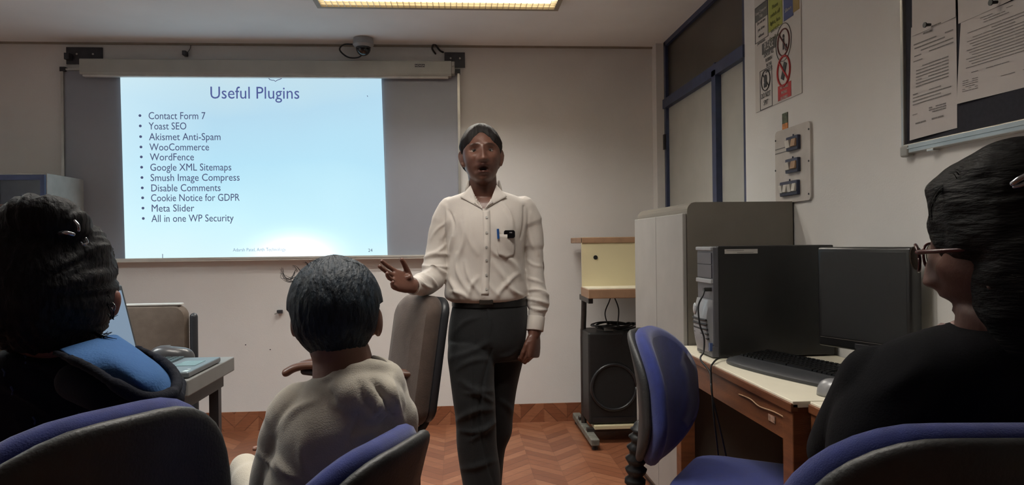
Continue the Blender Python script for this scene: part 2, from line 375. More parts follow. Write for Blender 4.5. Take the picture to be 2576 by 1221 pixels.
# ---- projected slide: the projector's light is painted as surface glow
ys = yb-.012
q = [at(302, 181, ys), at(959, 193, ys), at(975, 650, ys), at(315, 652, ys)]
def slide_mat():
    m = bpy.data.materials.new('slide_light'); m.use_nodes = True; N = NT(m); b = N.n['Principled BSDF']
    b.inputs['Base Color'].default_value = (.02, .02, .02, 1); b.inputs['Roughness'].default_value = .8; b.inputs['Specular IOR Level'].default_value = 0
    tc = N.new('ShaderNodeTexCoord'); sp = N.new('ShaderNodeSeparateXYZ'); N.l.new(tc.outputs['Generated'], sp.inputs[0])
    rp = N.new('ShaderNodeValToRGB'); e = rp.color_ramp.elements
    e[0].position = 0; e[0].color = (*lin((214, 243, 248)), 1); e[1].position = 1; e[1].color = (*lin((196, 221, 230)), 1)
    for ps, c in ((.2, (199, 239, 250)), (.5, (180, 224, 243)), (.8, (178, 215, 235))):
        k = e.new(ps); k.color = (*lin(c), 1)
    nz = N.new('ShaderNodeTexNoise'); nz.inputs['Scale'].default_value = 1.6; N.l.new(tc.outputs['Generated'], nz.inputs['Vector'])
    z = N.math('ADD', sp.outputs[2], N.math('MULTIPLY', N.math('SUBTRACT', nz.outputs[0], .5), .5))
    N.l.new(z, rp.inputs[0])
    # projector glare painted as a hot spot near the bottom middle
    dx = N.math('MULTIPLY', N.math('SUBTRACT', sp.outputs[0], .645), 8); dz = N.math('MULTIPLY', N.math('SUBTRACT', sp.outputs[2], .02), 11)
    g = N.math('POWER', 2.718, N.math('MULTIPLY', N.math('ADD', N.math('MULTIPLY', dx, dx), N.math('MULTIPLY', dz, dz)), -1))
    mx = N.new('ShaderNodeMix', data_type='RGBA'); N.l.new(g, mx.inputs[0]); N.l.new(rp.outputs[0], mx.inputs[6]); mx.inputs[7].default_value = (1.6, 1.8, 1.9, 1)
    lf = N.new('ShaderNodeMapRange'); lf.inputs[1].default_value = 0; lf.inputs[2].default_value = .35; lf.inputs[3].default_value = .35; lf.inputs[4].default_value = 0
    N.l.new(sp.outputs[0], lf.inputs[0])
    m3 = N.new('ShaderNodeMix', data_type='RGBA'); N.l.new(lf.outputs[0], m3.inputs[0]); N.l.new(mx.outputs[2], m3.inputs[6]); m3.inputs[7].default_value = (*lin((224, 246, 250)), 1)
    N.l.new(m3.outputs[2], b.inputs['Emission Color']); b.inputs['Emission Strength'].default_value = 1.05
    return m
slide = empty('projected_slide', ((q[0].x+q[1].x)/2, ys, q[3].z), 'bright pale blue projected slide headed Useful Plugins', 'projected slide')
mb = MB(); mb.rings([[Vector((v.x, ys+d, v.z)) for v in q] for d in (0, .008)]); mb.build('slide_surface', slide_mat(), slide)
M_TXT = emis('slide_text_glow', (74, 82, 118), 1.0); M_TTL = emis('slide_title_glow', (80, 92, 150), 1.0); M_FTR = emis('slide_footer_glow', (140, 165, 190), 1)  # lettering is dimmer glow within the emitted picture
def slide_text(px, py, body, size, m, name='bullet_text', x_end=None):
    p = at(px, py, ys-.001)
    mt = Matrix.Translation(p) @ FR
    o = text(name, body, size, m, mt, slide)
    if x_end:
        w0 = max(v.co.x for v in o.data.vertices)+o.location.x+slide.location.x-p.x; k = (at(x_end, py, ys).x-p.x)/w0
        for v in o.data.vertices: v.co.x = (v.co.x+slide.location.x-p.x)*k-slide.location.x+p.x
    return o
slide_text(527, 248, 'Useful Plugins', .112, M_TTL, 'title_text', 753)
L = [('Contact Form 7', 373, 300, 517), ('Yoast SEO', 374, 326, 469), ('Akismet Anti-Spam', 375, 353, 555), ('WooCommerce', 376, 379, 526), ('WordFence', 377, 404, 488), ('Google XML Sitemaps', 377, 430, 582), ('Smush Image Compress', 378, 456, 603), ('Disable Comments', 379, 482, 555), ('Cookie Notice for GDPR', 379, 507, 603), ('Meta Slider', 380, 533, 489), ('All in one WP Security', 381, 559, 588)]
for i, (s_, x, y, xe) in enumerate(L):
    slide_text(x, y, s_, .066, M_TXT, 'bullet_text', xe)
    p = at(352+i*.85, y-9, ys-.001); MB().cyl((p.x, ys-.0015, p.z), (p.x, ys, p.z), .0085, seg=14).build('bullet_point', M_TXT, slide)
slide_text(586, 633, 'Adarsh Patel, Arth Technology', .030, M_FTR, 'footer_text', 719)
slide_text(926, 634, '24', .030, M_TXT, 'page_number', 937)
p = [at(675+dx, 195+dy, ys-.002) for dx, dy in ((0, 0), (3, 5), (9, 7), (14, 7), (18, 10), (22, 7), (28, 5), (33, 3), (34, 0))]
MB().tube(p, .0022, 6).build('page_ornament', M_TXT, slide)
for a, b in (((409, 640), (409, 650)), ((924, 241), (925, 243))):
    MB().tube([at(*a, ys-.001), at(*b, ys-.001)], .002, 6).build('speck', M_TXT, slide)

# ---- glazed bookcase at the far left
M_BC = mat('bookcase_white', (176, 176, 172), .5); M_BCF = mat('bookcase_dark', (40, 46, 66), .35)
a = at(118, 436, 4.45); zt = a.z
t = empty('bookcase', (a.x-.28, 4.66, 0), 'tall pale bookcase with dark glazed doors at the far left', 'bookcase')
bxr = a.x
MB().box((bxr-.56, 4.45, 0), (bxr, BACK-.02, zt), bev=.003).build('body', M_BC, t)
for k in range(2):
    x1 = bxr-.004-k*.277
    f = MB(); f.box((x1-.274, 4.43, .05), (x1-.25, 4.45, zt-.01)).box((x1-.024, 4.43, .05), (x1, 4.45, zt-.01)).box((x1-.25, 4.43, zt-.04), (x1-.024, 4.45, zt-.01)).box((x1-.25, 4.43, .05), (x1-.024, 4.45, .1))
    d = f.build('door', mat('door_blue', (46, 58, 96), .4), t)
    MB().box((x1-.25, 4.437, .1), (x1-.024, 4.443, zt-.04)).build('pane', mat('bookcase_glass', (38, 42, 54), .12), d)
for k, (c, hh) in enumerate((((58, 62, 74), .24), ((30, 40, 80), .2), ((80, 50, 46), .18), ((70, 74, 80), .22), ((42, 52, 76), .23))):
    x = bxr-.07-k*.066
    b_ = MB().box((x-.055, 4.422, zt-.36), (x, 4.430, zt-.36+hh), bev=.002).build('file_spine', mat('spine%d' % k, c, .5), t)

# ================================================================ FAR RIGHT: printer stand, speaker, cabinet
M_CREAM = mat('cream_laminate', (206, 196, 160), .45, .02, 4)
M_BRED = mat('brown_edging', (150, 118, 92), .5, .08, 15)
M_TUB = mat('stand_tube', (46, 44, 42), .4, .15, 25)
sx0 = at(1463, 650, 4.4).x; sx1 = 1.27
st = empty('printer_stand', ((sx0+sx1)/2, 4.5, 0), 'cream laminate stand with brown edging beside the grey cabinet, holding the speaker', 'stand')
zA = at(1463, 598, 4.4).z; zB = at(1466, 724, 4.32).z
MB().box((sx0, 4.39, zB-.01), (sx1, 4.41, zA-.005)).build('back_panel', M_CREAM, st)
MB().box((sx0, 4.385, zA-.035), (sx1, 4.82, zA), bev=.004).build('top_shelf', M_BRED, st)
MB().box((sx0+.0, 4.39, zA-.002), (sx1, 4.40, zA+.001)).build('top_edge', M_CREAM, st)
sh = MB().box((sx0-.003, 4.16, zB-.055), (sx1, 4.42, zB-.002), bev=.004).build('middle_shelf', M_BRED, st)
MB().box((sx0+.0, 4.165, zB-.003), (sx1-.004, 4.39, zB+.003)).build('laminate_top', mat('laminate_white', (225, 218, 196), .4), sh)
p = at(1498, 648, 4.39); MB().cyl((p.x, 4.386, p.z), (p.x, 4.392, p.z), .013).build('cable_hole', M_BLK, st)
for x in (sx0+.03, sx1-.04):
    MB().tube([(x, 4.5, zB-.05), (x+.0, 4.52, zB-.18), (x, 4.56, .60), (x, 4.56, .06)], .017, 12).build('leg', M_TUB, st, True)
    MB().box((x-.02, 4.24, zB-.09), (x+.008, 4.56, zB-.055), bev=.004).build('shelf_arm', M_TUB, st)
    MB().box((x-.028, 4.16, .028), (x+.022, 4.84, .066), bev=.006).build('foot', mat('foot_grey', (112, 112, 104), .5, .2, 30), st)
    for yy in (4.2, 4.8): MB().cyl((x, yy, 0), (x, yy, .03), .018, .014).build('foot_pad', M_BLK, st)
MB().box((sx0+.05, 4.30, .085), (sx1-.05, 4.72, .108), bev=.003).build('lower_shelf', M_CREAM, st)
for yy in (4.33, 4.62): MB().box((sx0+.01, yy, .066), (sx1-.02, yy+.04, .085)).build('cross_rail', M_TUB, st)
MB().cyl((sx0+.06, 4.7, .11), (sx0+.06, 4.7, zB-.055), .008).build('brace_rod', mat('rod_white', (200, 200, 195), .4), st)
# speaker
spx0 = at(1480, 900, 4.33).x; spx1 = 1.20; spz1 = at(1500, 838, 4.33).z
spk = empty('loudspeaker', ((spx0+spx1)/2, 4.48, .109), 'large black loudspeaker box with round woofer on the lower shelf of the stand', 'speaker')
M_SPK = mat('speaker_black', (20, 20, 21), .55, .15, 40)
MB().box((spx0, 4.33, .110), (spx1, 4.62, spz1), bev=.012).build('cabinet', M_SPK, spk)
cx = at(1545, 985, 4.32).x; cz = at(1545, 975, 4.32).z
mb = MB()
rg = []
for a_ in range(33):
    an = 2*math.pi*a_/32; rg.append((cx+.135*math.cos(an), 4.322, cz+.135*math.sin(an)))
mb.tube(rg, .010, 8, round_ends=False); mb.build('woofer_ring', mat('ring_black', (34, 34, 36), .35), spk, True)
MB().cyl((cx, 4.324, cz), (cx, 4.334, cz), .128, seg=40).build('woofer', mat('woofer_cone', (12, 12, 13), .7), spk)
MB().cyl((cx+.1, 4.325, cz+.28), (cx+.1, 4.334, cz+.28), .05, seg=24).build('tweeter', mat('ring_black', (34, 34, 36)), spk)
MB().box((spx0+.02, 4.324, .125), (spx1-.02, 4.331, .15)).build('lower_bar', MATS['ring_black'], spk)
# cable coil on the speaker
pts = []
for k in range(90):
    an = k*.42; r = .10+.03*math.sin(k*.9)+.02*math.sin(k*.31)
    pts.append((spx0+.20+r*1.15*math.cos(an), 4.44+r*.55*math.sin(an), spz1+.008+.035*abs(math.sin(k*.23))+.006*math.sin(k*1.3)))
mb = MB().tube(bez(pts, 3), .004, 6)
x0 = spx0+.13
mb.tube(bez([(x0+.02, 4.44, spz1+.012), (x0+.0, 4.46, spz1+.10), (x0+.035, 4.5, zB-.10), (x0+.05, 4.5, zB-.056)]), .004, 6)
mb.tube(bez([(x0+.07, 4.44, spz1+.012), (x0+.085, 4.46, spz1+.12), (x0+.07, 4.5, zB-.08), (x0+.055, 4.5, zB-.056)]), .004, 6)
cc = mb.build('cable_coil', mat('cable_black', (20, 20, 22)), None, True); tag(cc, 'tangled black cable lying on top of the loudspeaker', 'cable')
MB().box((x0-.02, 4.38, spz1+.002), (x0+.035, 4.41, spz1+.028), bev=.004).build('plug', mat('plug_grey', (110, 108, 104), .5), cc)
# grey steel cabinet
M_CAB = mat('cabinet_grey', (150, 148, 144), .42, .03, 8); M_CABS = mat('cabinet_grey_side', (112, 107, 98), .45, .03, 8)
cy0, cy1 = 2.905, 3.72; cx0 = at(1717, 600, cy0).x; cx1 = RW-.008; cz1 = at(1720, 509, cy0).z
cb = empty('steel_cabinet', ((cx0+cx1)/2, (cy0+cy1)/2, 0), 'grey two-door steel cabinet with rounded corners against the right wall', 'cabinet')
r = .035
prof = []
for k in range(7):
    a_ = math.pi/2*k/6; prof.append((cx0+.02+r-r*math.cos(a_), cz1-r+r*math.sin(a_)))
prof = [(cx0+.02, .03)]+prof+[(cx1, cz1), (cx1, .03)]
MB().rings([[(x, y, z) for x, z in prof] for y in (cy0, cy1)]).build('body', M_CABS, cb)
ymid = (cy0+cy1)/2
for y0, y1 in ((cy0+.006, ymid-.002), (ymid+.002, cy1-.006)):
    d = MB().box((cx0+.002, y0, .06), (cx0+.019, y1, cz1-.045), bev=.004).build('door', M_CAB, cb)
MB().box((cx0+.03, cy0+.03, 0), (cx1-.03, cy1-.03, .032)).build('plinth', M_BLK, cb)

# ================================================================ RIGHT WALL: poster, panel, notice board
def W_(px, py, d=.0): return atx(px, py, RW-d)
WL = Matrix(((0, 0, -1), (-1, 0, 0), (0, 1, 0))).to_4x4()
def wquad(name, pts, m, parent, d0=.003, d1=.0045):
    """flat piece on the right wall, corners given as seen"""
    P = [W_(*p) for p in pts]
    return MB().rings([[Vector((RW-d, v.y, v.z)) for v in P] for d in (d0, d1)]).build(name, m, parent)
def wrect(name, px0, py0, px1, py1, m, parent, d0=.003, d1=.0045, bev=0):
    """upright rectangle on the wall between two seen corners (top-left, bottom-right)"""
    a = W_(px0, py0); b = W_(px1, py1)
    lo = (RW-d1, min(a.y, b.y), min(a.z, b.z)); hi = (RW-d0, max(a.y, b.y), max(a.z, b.z))
    return MB().box(lo, hi, bev=bev).build(name, m, parent)
def wtext(name, body, px, py, size, m, parent, d=.006, px_end=None, align='LEFT'):
    p = W_(px, py); mt = Matrix.Translation((RW-d, p.y, p.z)) @ WL
    sx = 1.0
    if px_end:
        wid = abs(W_(px_end, py).y-p.y); sx = wid/(size*.62*max(1, len(body)))
    return text(name, body, size, m, mt, parent, align, sx=sx, extr=.0003)
M_PAPER = mat('paper_white', (196, 192, 188), .6, .02, 10); M_INK = mat('print_black', (44, 44, 46), .6); M_GRYI = mat('print_grey', (120, 118, 116), .6)
M_RED = mat('sign_red', (170, 40, 42), .5); M_GRN = mat('sign_green', (140, 146, 52), .5); M_SBL = mat('sign_blue', (52, 66, 120), .5); M_OCH = mat('sign_ochre', (150, 124, 60), .5)
a = W_(1903, 286); b = W_(2019, 232); ztp = 2.45; zbt = (a.z+b.z)/2
ps = empty('sign_poster', (RW, (a.y+b.y)/2, zbt), 'white poster of printed prohibition signs on the right wall above the switch plate', 'poster')
MB().box((RW-.004, b.y, zbt), (RW-.0005, a.y, ztp)).build('sheet', M_PAPER, ps)
PW = a.y-b.y
def P(u, z): return (a.y-u*PW, z)     # u 0..1 across the poster
def prect(name, u0, u1, z0, z1, m, d=.0055): return MB().box((RW-d, P(u1, 0)[0], z0), (RW-.004, P(u0, 0)[0], z1)).build(name, m, ps)
def pring(name, u, z, ru, r, m, th=.0016, slash=True):
    pts = [(RW-.006, P(u, 0)[0]-ru*math.cos(t_), z+r*math.sin(t_)) for t_ in [2*math.pi*i/36 for i in range(37)]]
    mb = MB().tube(pts, th, 6, round_ends=False)
    if slash: mb.tube([(RW-.006, P(u, 0)[0]+ru*.7, z+r*.7), (RW-.006, P(u, 0)[0]-ru*.7, z-r*.7)], th, 6)
    return mb.build(name, m, ps, True)
def ptext(name, body, u, z, size, m, align='CENTER', sx=1.0):
    return text(name, body, size, m, Matrix.Translation((RW-.0062, P(u, 0)[0], z)) @ WL, ps, align, sx=sx, extr=.0003)
zz = lambda py, u: W_(1903+116*u, py).z
# top row
prect('black_panel', .02, .32, zz(50, .1), zz(12, .1), mat('sign_dark', (92, 92, 90), .6))
ptext('panel_lettering', 'Keep Computer', .17, zz(33, .1), .020, M_PAPER, sx=.9); ptext('panel_lettering', 'Tidy', .17, zz(45, .1), .020, M_PAPER)
for k, s_ in enumerate(('Do not use', 'pen drive', 'without', 'permission')): ptext('small_lettering', s_, .17, zz(60, .1)-k*.030, .019, M_INK)
pf = MB(); z0_, z1_ = zz(100, .15), zz(10, .15)
for lo, hi in (((.015, z0_), (.325, z0_+.002)), ((.015, z1_), (.325, z1_+.002))): pf.box((RW-.0055, P(hi[0], 0)[0], lo[1]), (RW-.004, P(lo[0], 0)[0], hi[1]))
for u_ in (.015, .32): pf.box((RW-.0055, P(u_+.006, 0)[0], z0_), (RW-.004, P(u_, 0)[0], z1_))
pf.build('ruled_border', M_INK, ps)
prect('green_panel', .34, .64, zz(66, .5), ztp-.01, M_GRN)
for k, s_ in enumerate(('Please', 'switch off', 'lights, fans', 'and A.C.', 'Save Power')): ptext('green_lettering', s_, .49, zz(12, .5)-k*.033, .024, mat('dark_olive', (84, 86, 40), .6))
prect('blue_panel', .67, .86, zz(40, .8), ztp-.01, M_SBL); prect('ochre_panel', .86, .98, zz(26, .9), ztp-.01, M_OCH)
ptext('blue_lettering', 'Silence', .765, zz(20, .8), .022, M_PAPER)
# PLEASE block
prect('please_block', .18, .50, zz(128, .3), zz(100, .3), mat('please_dark', (78, 78, 76), .6))
ptext('please_lettering', 'PLEASE', .34, zz(124, .3)+.004, .050, M_PAPER, sx=.62)
for k, s_ in enumerate(('DEPOSIT ALL', 'RUBBISH', 'IN THE', 'BASKETS')): ptext('notice_lettering', s_, .34, zz(138, .3)-k*.024, .022, M_INK, sx=.8)
RA = .155*PW
pring('no_litter_ring', .66, zz(103, .66), .16*PW, .078, M_INK, .0012, False); pring('no_litter_ring', .66, zz(103, .66), .12*PW, .055, mat('ring_maroon', (96, 40, 40), .5), .003)
g = MB().sph((RW-.006, P(.66, 0)[0], zz(103, .66)+.026), (.002, .008, .008), 12).box((RW-.007, P(.66, 0)[0]-.006, zz(103, .66)-.03), (RW-.005, P(.66, 0)[0]+.006, zz(103, .66)+.016)); g.box((RW-.007, P(.66, 0)[0]-.03, zz(103, .66)-.04), (RW-.005, P(.66, 0)[0]-.018, zz(103, .66)-.014)); g.build('litter_figure', M_INK, ps)
pring('no_phone_ring', .66, zz(176, .66), .13*PW, .062, M_RED, .0045)
mt = Matrix.Translation((RW-.0055, P(.66, 0)[0], zz(176, .66))) @ Matrix.Rotation(.45, 4, 'X')
MB().box((-.0008, -.014, -.036), (.0008, .014, .036), mt).build('phone_figure', M_INK, ps)
prect('red_label', .53, .80, zz(247, .66), zz(209, .66), M_RED)
for k, s_ in enumerate(('NO MOBILE', 'PHONES', 'ALLOWED')): ptext('red_label_lettering', s_, .665, zz(220, .66)-k*.022, .018, M_PAPER, sx=.8)
# DO NOT SPIT
z0_, z1_ = zz(272, .25), zz(172, .25); pf = MB()
pf.box((RW-.0055, P(.40, 0)[0], z0_), (RW-.004, P(.12, 0)[0], z0_+.0022)).box((RW-.0055, P(.40, 0)[0], z1_), (RW-.004, P(.12, 0)[0], z1_+.0022))
for u_ in (.12, .395): pf.box((RW-.0055, P(u_+.006, 0)[0], z0_), (RW-.004, P(u_, 0)[0], z1_))
pf.build('spit_border', M_INK, ps)
pring('no_spit_ring', .26, zz(200, .26), .10*PW, .045, M_INK, .0022)
MB().sph((RW-.006, P(.26, 0)[0]+.004, zz(200, .26)+.006), (.002, .016, .02), 12).box((RW-.007, P(.26, 0)[0]-.01, zz(200, .26)-.03), (RW-.005, P(.26, 0)[0]+.018, zz(200, .26)-.01)).build('spit_figure', M_INK, ps)
ptext('spit_lettering', 'DO NOT', .26, zz(243, .26), .032, M_INK, sx=.75); ptext('spit_lettering', 'SPIT', .26, zz(262, .26), .032, M_INK, sx=.8)
# small picture card
aa = W_(1969, 287); bb = W_(1983, 331)
t = empty('picture_card', (RW, aa.y, bb.z), 'small green and orange picture card on the wall above the switch plate', 'card')
zc = (aa.z+bb.z)/2
MB().box((RW-.003, bb.y, zc-.003), (RW-.0005, aa.y, aa.z)).build('card_top', mat('card_green', (70, 78, 56), .5, .4, 60), t)
MB().box((RW-.003, bb.y, bb.z), (RW-.0005, aa.y, zc-.003)).build('card_bottom', mat('card_orange', (186, 118, 60), .5, .2, 60), t)
# switch plate
a2 = W_(1955, 330); b2 = W_(2046, 503)
t = empty('switch_plate', (RW, (a2.y+b2.y)/2, b2.z), 'large white switch plate with three dark blue switch groups above the steel cabinet', 'switch panel')
uw = a2.y-b2.y; zh = W_(2000, 318).z-b2.z+.0
zc = b2.z+zh/2; yc = (a2.y+b2.y)/2
prism(MB(), rrect(uw, zh, .02), .0005, .010, lambda u, v, d: (RW-d, yc-u, zc+v)).build('plate', mat('plate_white', (188, 182, 176), .4), t)
for px, py in ((1957, 355), (1957, 430), (2041, 325), (2041, 405), (2041, 488)):
    p = W_(px, py); MB().cyl((RW-.012, p.y, p.z), (RW-.009, p.y, p.z), .004, seg=10).build('screw', M_INK, t)
M_NAVY = mat('switch_navy', (44, 50, 74), .4); M_ROCK = mat('rocker_white', (196, 192, 184), .35); M_TAN = mat('rocker_tan', (160, 132, 106), .4)
for (x0_, y0_, x1_, y1_, n) in ((1991, 342, 2020, 378, 2), (1989, 398, 2020, 434, 2), (1975, 455, 2019, 492, 4)):
    p = W_(x0_, (y0_+y1_)/2+4); r_ = W_(x1_, (y0_+y1_)/2-3); hz = abs(W_(2005, y0_).z-W_(2005, y1_).z)
    zc_ = (p.z+r_.z)/2; g = MB().box((RW-.024, r_.y, zc_-hz/2), (RW-.009, p.y, zc_+hz/2), bev=.003).build('switch_group', M_NAVY, t)
    wd = (p.y-r_.y)/n
    for k in range(n):
        yy = p.y-wd*(k+.5)
        mm = Matrix.Translation((RW-.027, yy, zc_)) @ Matrix.Rotation(.18 if k % 2 else -.15, 4, 'Y')
        MB().box((-.005, -wd*.36, -hz*.27), (.005, wd*.36, hz*.27), mm, bev=.0015).build('rocker', M_TAN if (k == 1 and n == 2) else M_ROCK, g)
    MB().cyl((RW-.016, (p.y+r_.y)/2, zc_+hz/2-.002), (RW-.016, (p.y+r_.y)/2, zc_+hz/2+.008), .003, seg=8).build('clip', M_NAVY, g)
p = W_(1956, 378); mb = MB()
for k in range(2): mb.box((RW-.0115, p.y-.12, p.z-.018*k-.002), (RW-.0098, p.y-.002, p.z-.018*k+.002))
mb.build('printed_note', M_GRYI, t)
# notice board
NB = .022
a3 = W_(2285, 372); ye = .95
nb = empty('notice_board', (RW, (a3.y+ye)/2, a3.z), 'aluminium framed notice board with dark felt and pinned papers on the right wall', 'notice board')
zb_ = a3.z; zt_ = 2.38
MB().box((RW-.012, ye, zb_), (RW-.0005, a3.y, zt_)).build('felt', mat('felt_navy', (30, 30, 40), .9, .1, 80), nb)
MB().box((RW-NB, ye, zb_-.022), (RW-.0005, a3.y, zb_+.008), bev=.004).box((RW-NB-.003, ye, zb_-.008), (RW-.006, a3.y-.01, zb_-.004)).box((RW-NB, a3.y-.012, zb_-.01), (RW-.0005, a3.y+.002, zt_), bev=.003).box((RW-NB, ye, zt_-.02), (RW-.0005, a3.y, zt_+.01)).box((RW-NB, ye-.012, zb_-.01), (RW-.0005, ye+.012, zt_)).build('frame', M_ALU, nb)
MB().box((RW-NB-.004, a3.y-.035, zb_-.03), (RW-.0005, a3.y+.004, zb_+.004), bev=.006).build('corner_cap', mat('cap_clear', (150, 150, 145), .4), nb)
pc = W_(2360, 366); MB().box((RW-NB-.004, pc.y-.015, zb_-.028), (RW-.004, pc.y+.015, zb_-.02), bev=.002).build('fixing_clip', M_ALU, nb)
def paper(label, pts, lines, d, seed, name='paper_sheet'):
    P_ = [atx(px, py, RW-d) for px, py in pts]
    c = sum(P_, Vector())/4
    t_ = empty(name, (RW-d, c.y, min(p.z for p in P_)), label, 'paper', 'papers pinned to the notice board')
    n = 6; V = []
    # grid between corners TL,TR,BR,BL with slight curl
    mb = MB(); G = []
    for i in range(n+1):
        row = []
        for j in range(n+1):
            u, v = j/n, i/n
            q_ = (P_[0]*(1-u)+P_[1]*u)*(1-v)+(P_[3]*(1-u)+P_[2]*u)*v
            row.append(Vector((RW-d-.004*math.sin(v*math.pi*.5)*math.sin(u*3+seed), q_.y, q_.z)))
        G.append(row)
    for off in (0, .0006):
        pass
    vs = [[[mb.b.verts.new(p+Vector((o_, 0, 0))) for p in row] for row in G] for o_ in (0, .0007)]
    for k in range(2):
        for i in range(n):
            for j in range(n): mb.b.faces.new((vs[k][i][j], vs[k][i][j+1], vs[k][i+1][j+1], vs[k][i+1][j]))
    for i in range(n):
        for side in (0, n):
            mb.b.faces.new((vs[0][i][side], vs[0][i+1][side], vs[1][i+1][side], vs[1][i][side]))
            mb.b.faces.new((vs[0][side][i], vs[0][side][i+1], vs[1][side][i+1], vs[1][side][i]))
    mb.build('sheet', mat('notice_paper', (192, 186, 184), .6, .015, 8), t_)
    mb = MB(); rnd = random.Random(seed)
    for (u0, u1, v, h) in lines:
        seg = 5
        for k in range(seg):
            a_, b_ = u0+(u1-u0)*k/seg, u0+(u1-u0)*(k+1)/seg-.004
            if rnd.random() < .12: continue
            def Q(u, vv):
                q_ = (P_[0]*(1-u)+P_[1]*u)*(1-vv)+(P_[3]*(1-u)+P_[2]*u)*vv
                return Vector((RW-d-.0012-.004*math.sin(vv*math.pi*.5)*math.sin(u*3+seed), q_.y, q_.z))
            mb.quad(Q(a_, v), Q(b_, v), Q(b_, v+h), Q(a_, v+h))
    if lines: mb.build('printed_lines', mat('print_soft', (118, 114, 112), .7), t_)
    return t_
lnB = [(.3, .7, .06, .012), (.3, .62, .09, .016)]+[(.08+.02*(k % 2), .95, .16+k*.035, .010) for k in range(4)]+[(.08, .3, .31, .008)]+[(.15, .85, .37+k*.028, .009) for k in range(7)]+[(.08, .7+.2*(k % 2), .60+k*.03, .009) for k in range(4)]+[(.45, .8, .76+k*.02, .009) for k in range(3)]+[(.08, .2, .78, .006), (.15, .75, .86, .012)]
lnC = [(.3, .75, .05, .008), (.35, .65, .08, .008), (.35, .7, .11, .008)]+[(.12+.04*(k % 3), .92, .17+k*.035, .008) for k in range(13)]+[(.2, .7, .66, .008)]+[(.08, .3, .74+k*.025, .007) for k in range(6)]+[(.5, .95, .80, .006)]
paper('printed notice sheet on the notice board, lowest at its left edge', [(2292, 70), (2405, 22), (2405, 322), (2291, 354)], lnB, .016, 1)
paper('large printed sheet on the notice board at its right, above bare felt', [(2417, 55), (2600, -20), (2600, 213), (2410, 262)], lnC, .016, 2)
paper('blank sheet overlapping the top of the left printed notice', [(2294, -60), (2402, -90), (2403, 42), (2295, 91)], [], .021, 3)
paper('blank sheet overlapping the top of the large printed sheet', [(2406, -90), (2600, -140), (2600, -25), (2408, 60)], [], .021, 4)
for px, py, lab in ((2340, 62, 'black push pin holding the blank sheet over the left notice'), (2508, 5, 'black push pin holding the blank sheet over the large sheet')):
    p = atx(px, py, RW-.026)
    t_ = empty('push_pin', (p.x, p.y, p.z), lab, 'push pin', 'push pins on the notice board')
    MB().cyl((p.x+.002, p.y, p.z), (p.x-.012, p.y+.004, p.z), .004, .005, 12).cyl((p.x-.012, p.y+.004, p.z), (p.x-.015, p.y+.004, p.z), .008, .008, 12).build('pin_head', M_BLK, t_)
#PART2
# ================================================================ LAPTOP TABLE (left)
M_TGREY = mat('table_grey', (120, 120, 118), .5, .04, 10); M_DTUBE = mat('dark_tube', (44, 46, 50), .4)
TZ = .80
tr = atz(556, 884, TZ)
tb = empty('side_table', (-1.3, 2.5, 0), 'small grey table with dark metal legs carrying the laptop', 'table')
tx1 = -.805
MB().box((-1.72, 2.26, TZ-.05), (tx1, 2.72, TZ), bev=.004).build('table_top', M_TGREY, tb)
MB().box((-1.69, 2.29, TZ-.10), (tx1-.03, 2.69, TZ-.05)).build('apron', mat('table_dark', (70, 72, 74), .5), tb)
for x in (tx1-.05, -1.68):
    for y in (2.32, 2.66): MB().box((x-.016, y-.016, 0), (x+.016, y+.016, TZ-.1)).build('leg', M_DTUBE, tb)
# laptop: hinge runs away from us, keyboard to the right of the screen
M_LAP = mat('laptop_grey', (104, 112, 116), .3, .03, metal=.3); M_LAPD = mat('laptop_dark', (36, 38, 42), .4)
lp = empty('laptop', (-.95, 2.46, TZ+.001), 'open silver laptop with lit blue screen on the side table', 'laptop')
hx = -1.085; ly0, ly1 = 2.285, 2.59; lz = TZ+.002
MB().box((hx, ly0, lz), (-.812, ly1, lz+.018), bev=.005).build('base', M_LAP, lp)
kb = MB().box((hx+.045, ly0+.02, lz+.018), (hx+.155, ly1-.02, lz+.0195)).build('keyboard', M_LAPD, lp)
mb = MB()
for i in range(5):
    for j in range(14): mb.box((hx+.049+i*.021, ly0+.026+j*.0205, lz+.0192), (hx+.049+i*.021+.017, ly0+.026+j*.0205+.017, lz+.0215))
mb.build('keys', mat('key_grey', (60, 76, 78), .35), kb)
MB().box((-.90, ly0+.12, lz+.0180), (-.835, ly0+.22, lz+.0190)).build('touchpad', mat('pad_teal_reflection', (96, 124, 124), .25), lp)  # teal reflection on the palm rest is painted into the touchpad colour
MB().box((-.835, ly0+.01, lz+.018), (-.820, ly0+.035, lz+.0187)).box((-.835, ly0+.05, lz+.018), (-.825, ly0+.06, lz+.0187)).build('sticker', mat('sticker_pale', (190, 205, 205), .4), lp)
lean = math.radians(13)
SM = Matrix.Translation((hx+.006, 0, lz+.014)) @ Matrix.Rotation(-lean, 4, 'Y')
LH = .262
MB().box((-.008, ly0, 0), (.0, ly1, LH), SM, bev=.003).build('screen_lid', M_LAP, lp)
MB().box((.0, ly0+.004, .004), (.0015, ly1-.004, LH-.004), SM).build('screen_bezel', M_LAPD, lp)
m = emis('laptop_screen_glow', (128, 150, 172), .85)
MB().box((.0012, ly0+.016, .022), (.0022, ly1-.016, LH-.018), SM).build('screen_display', m, lp)
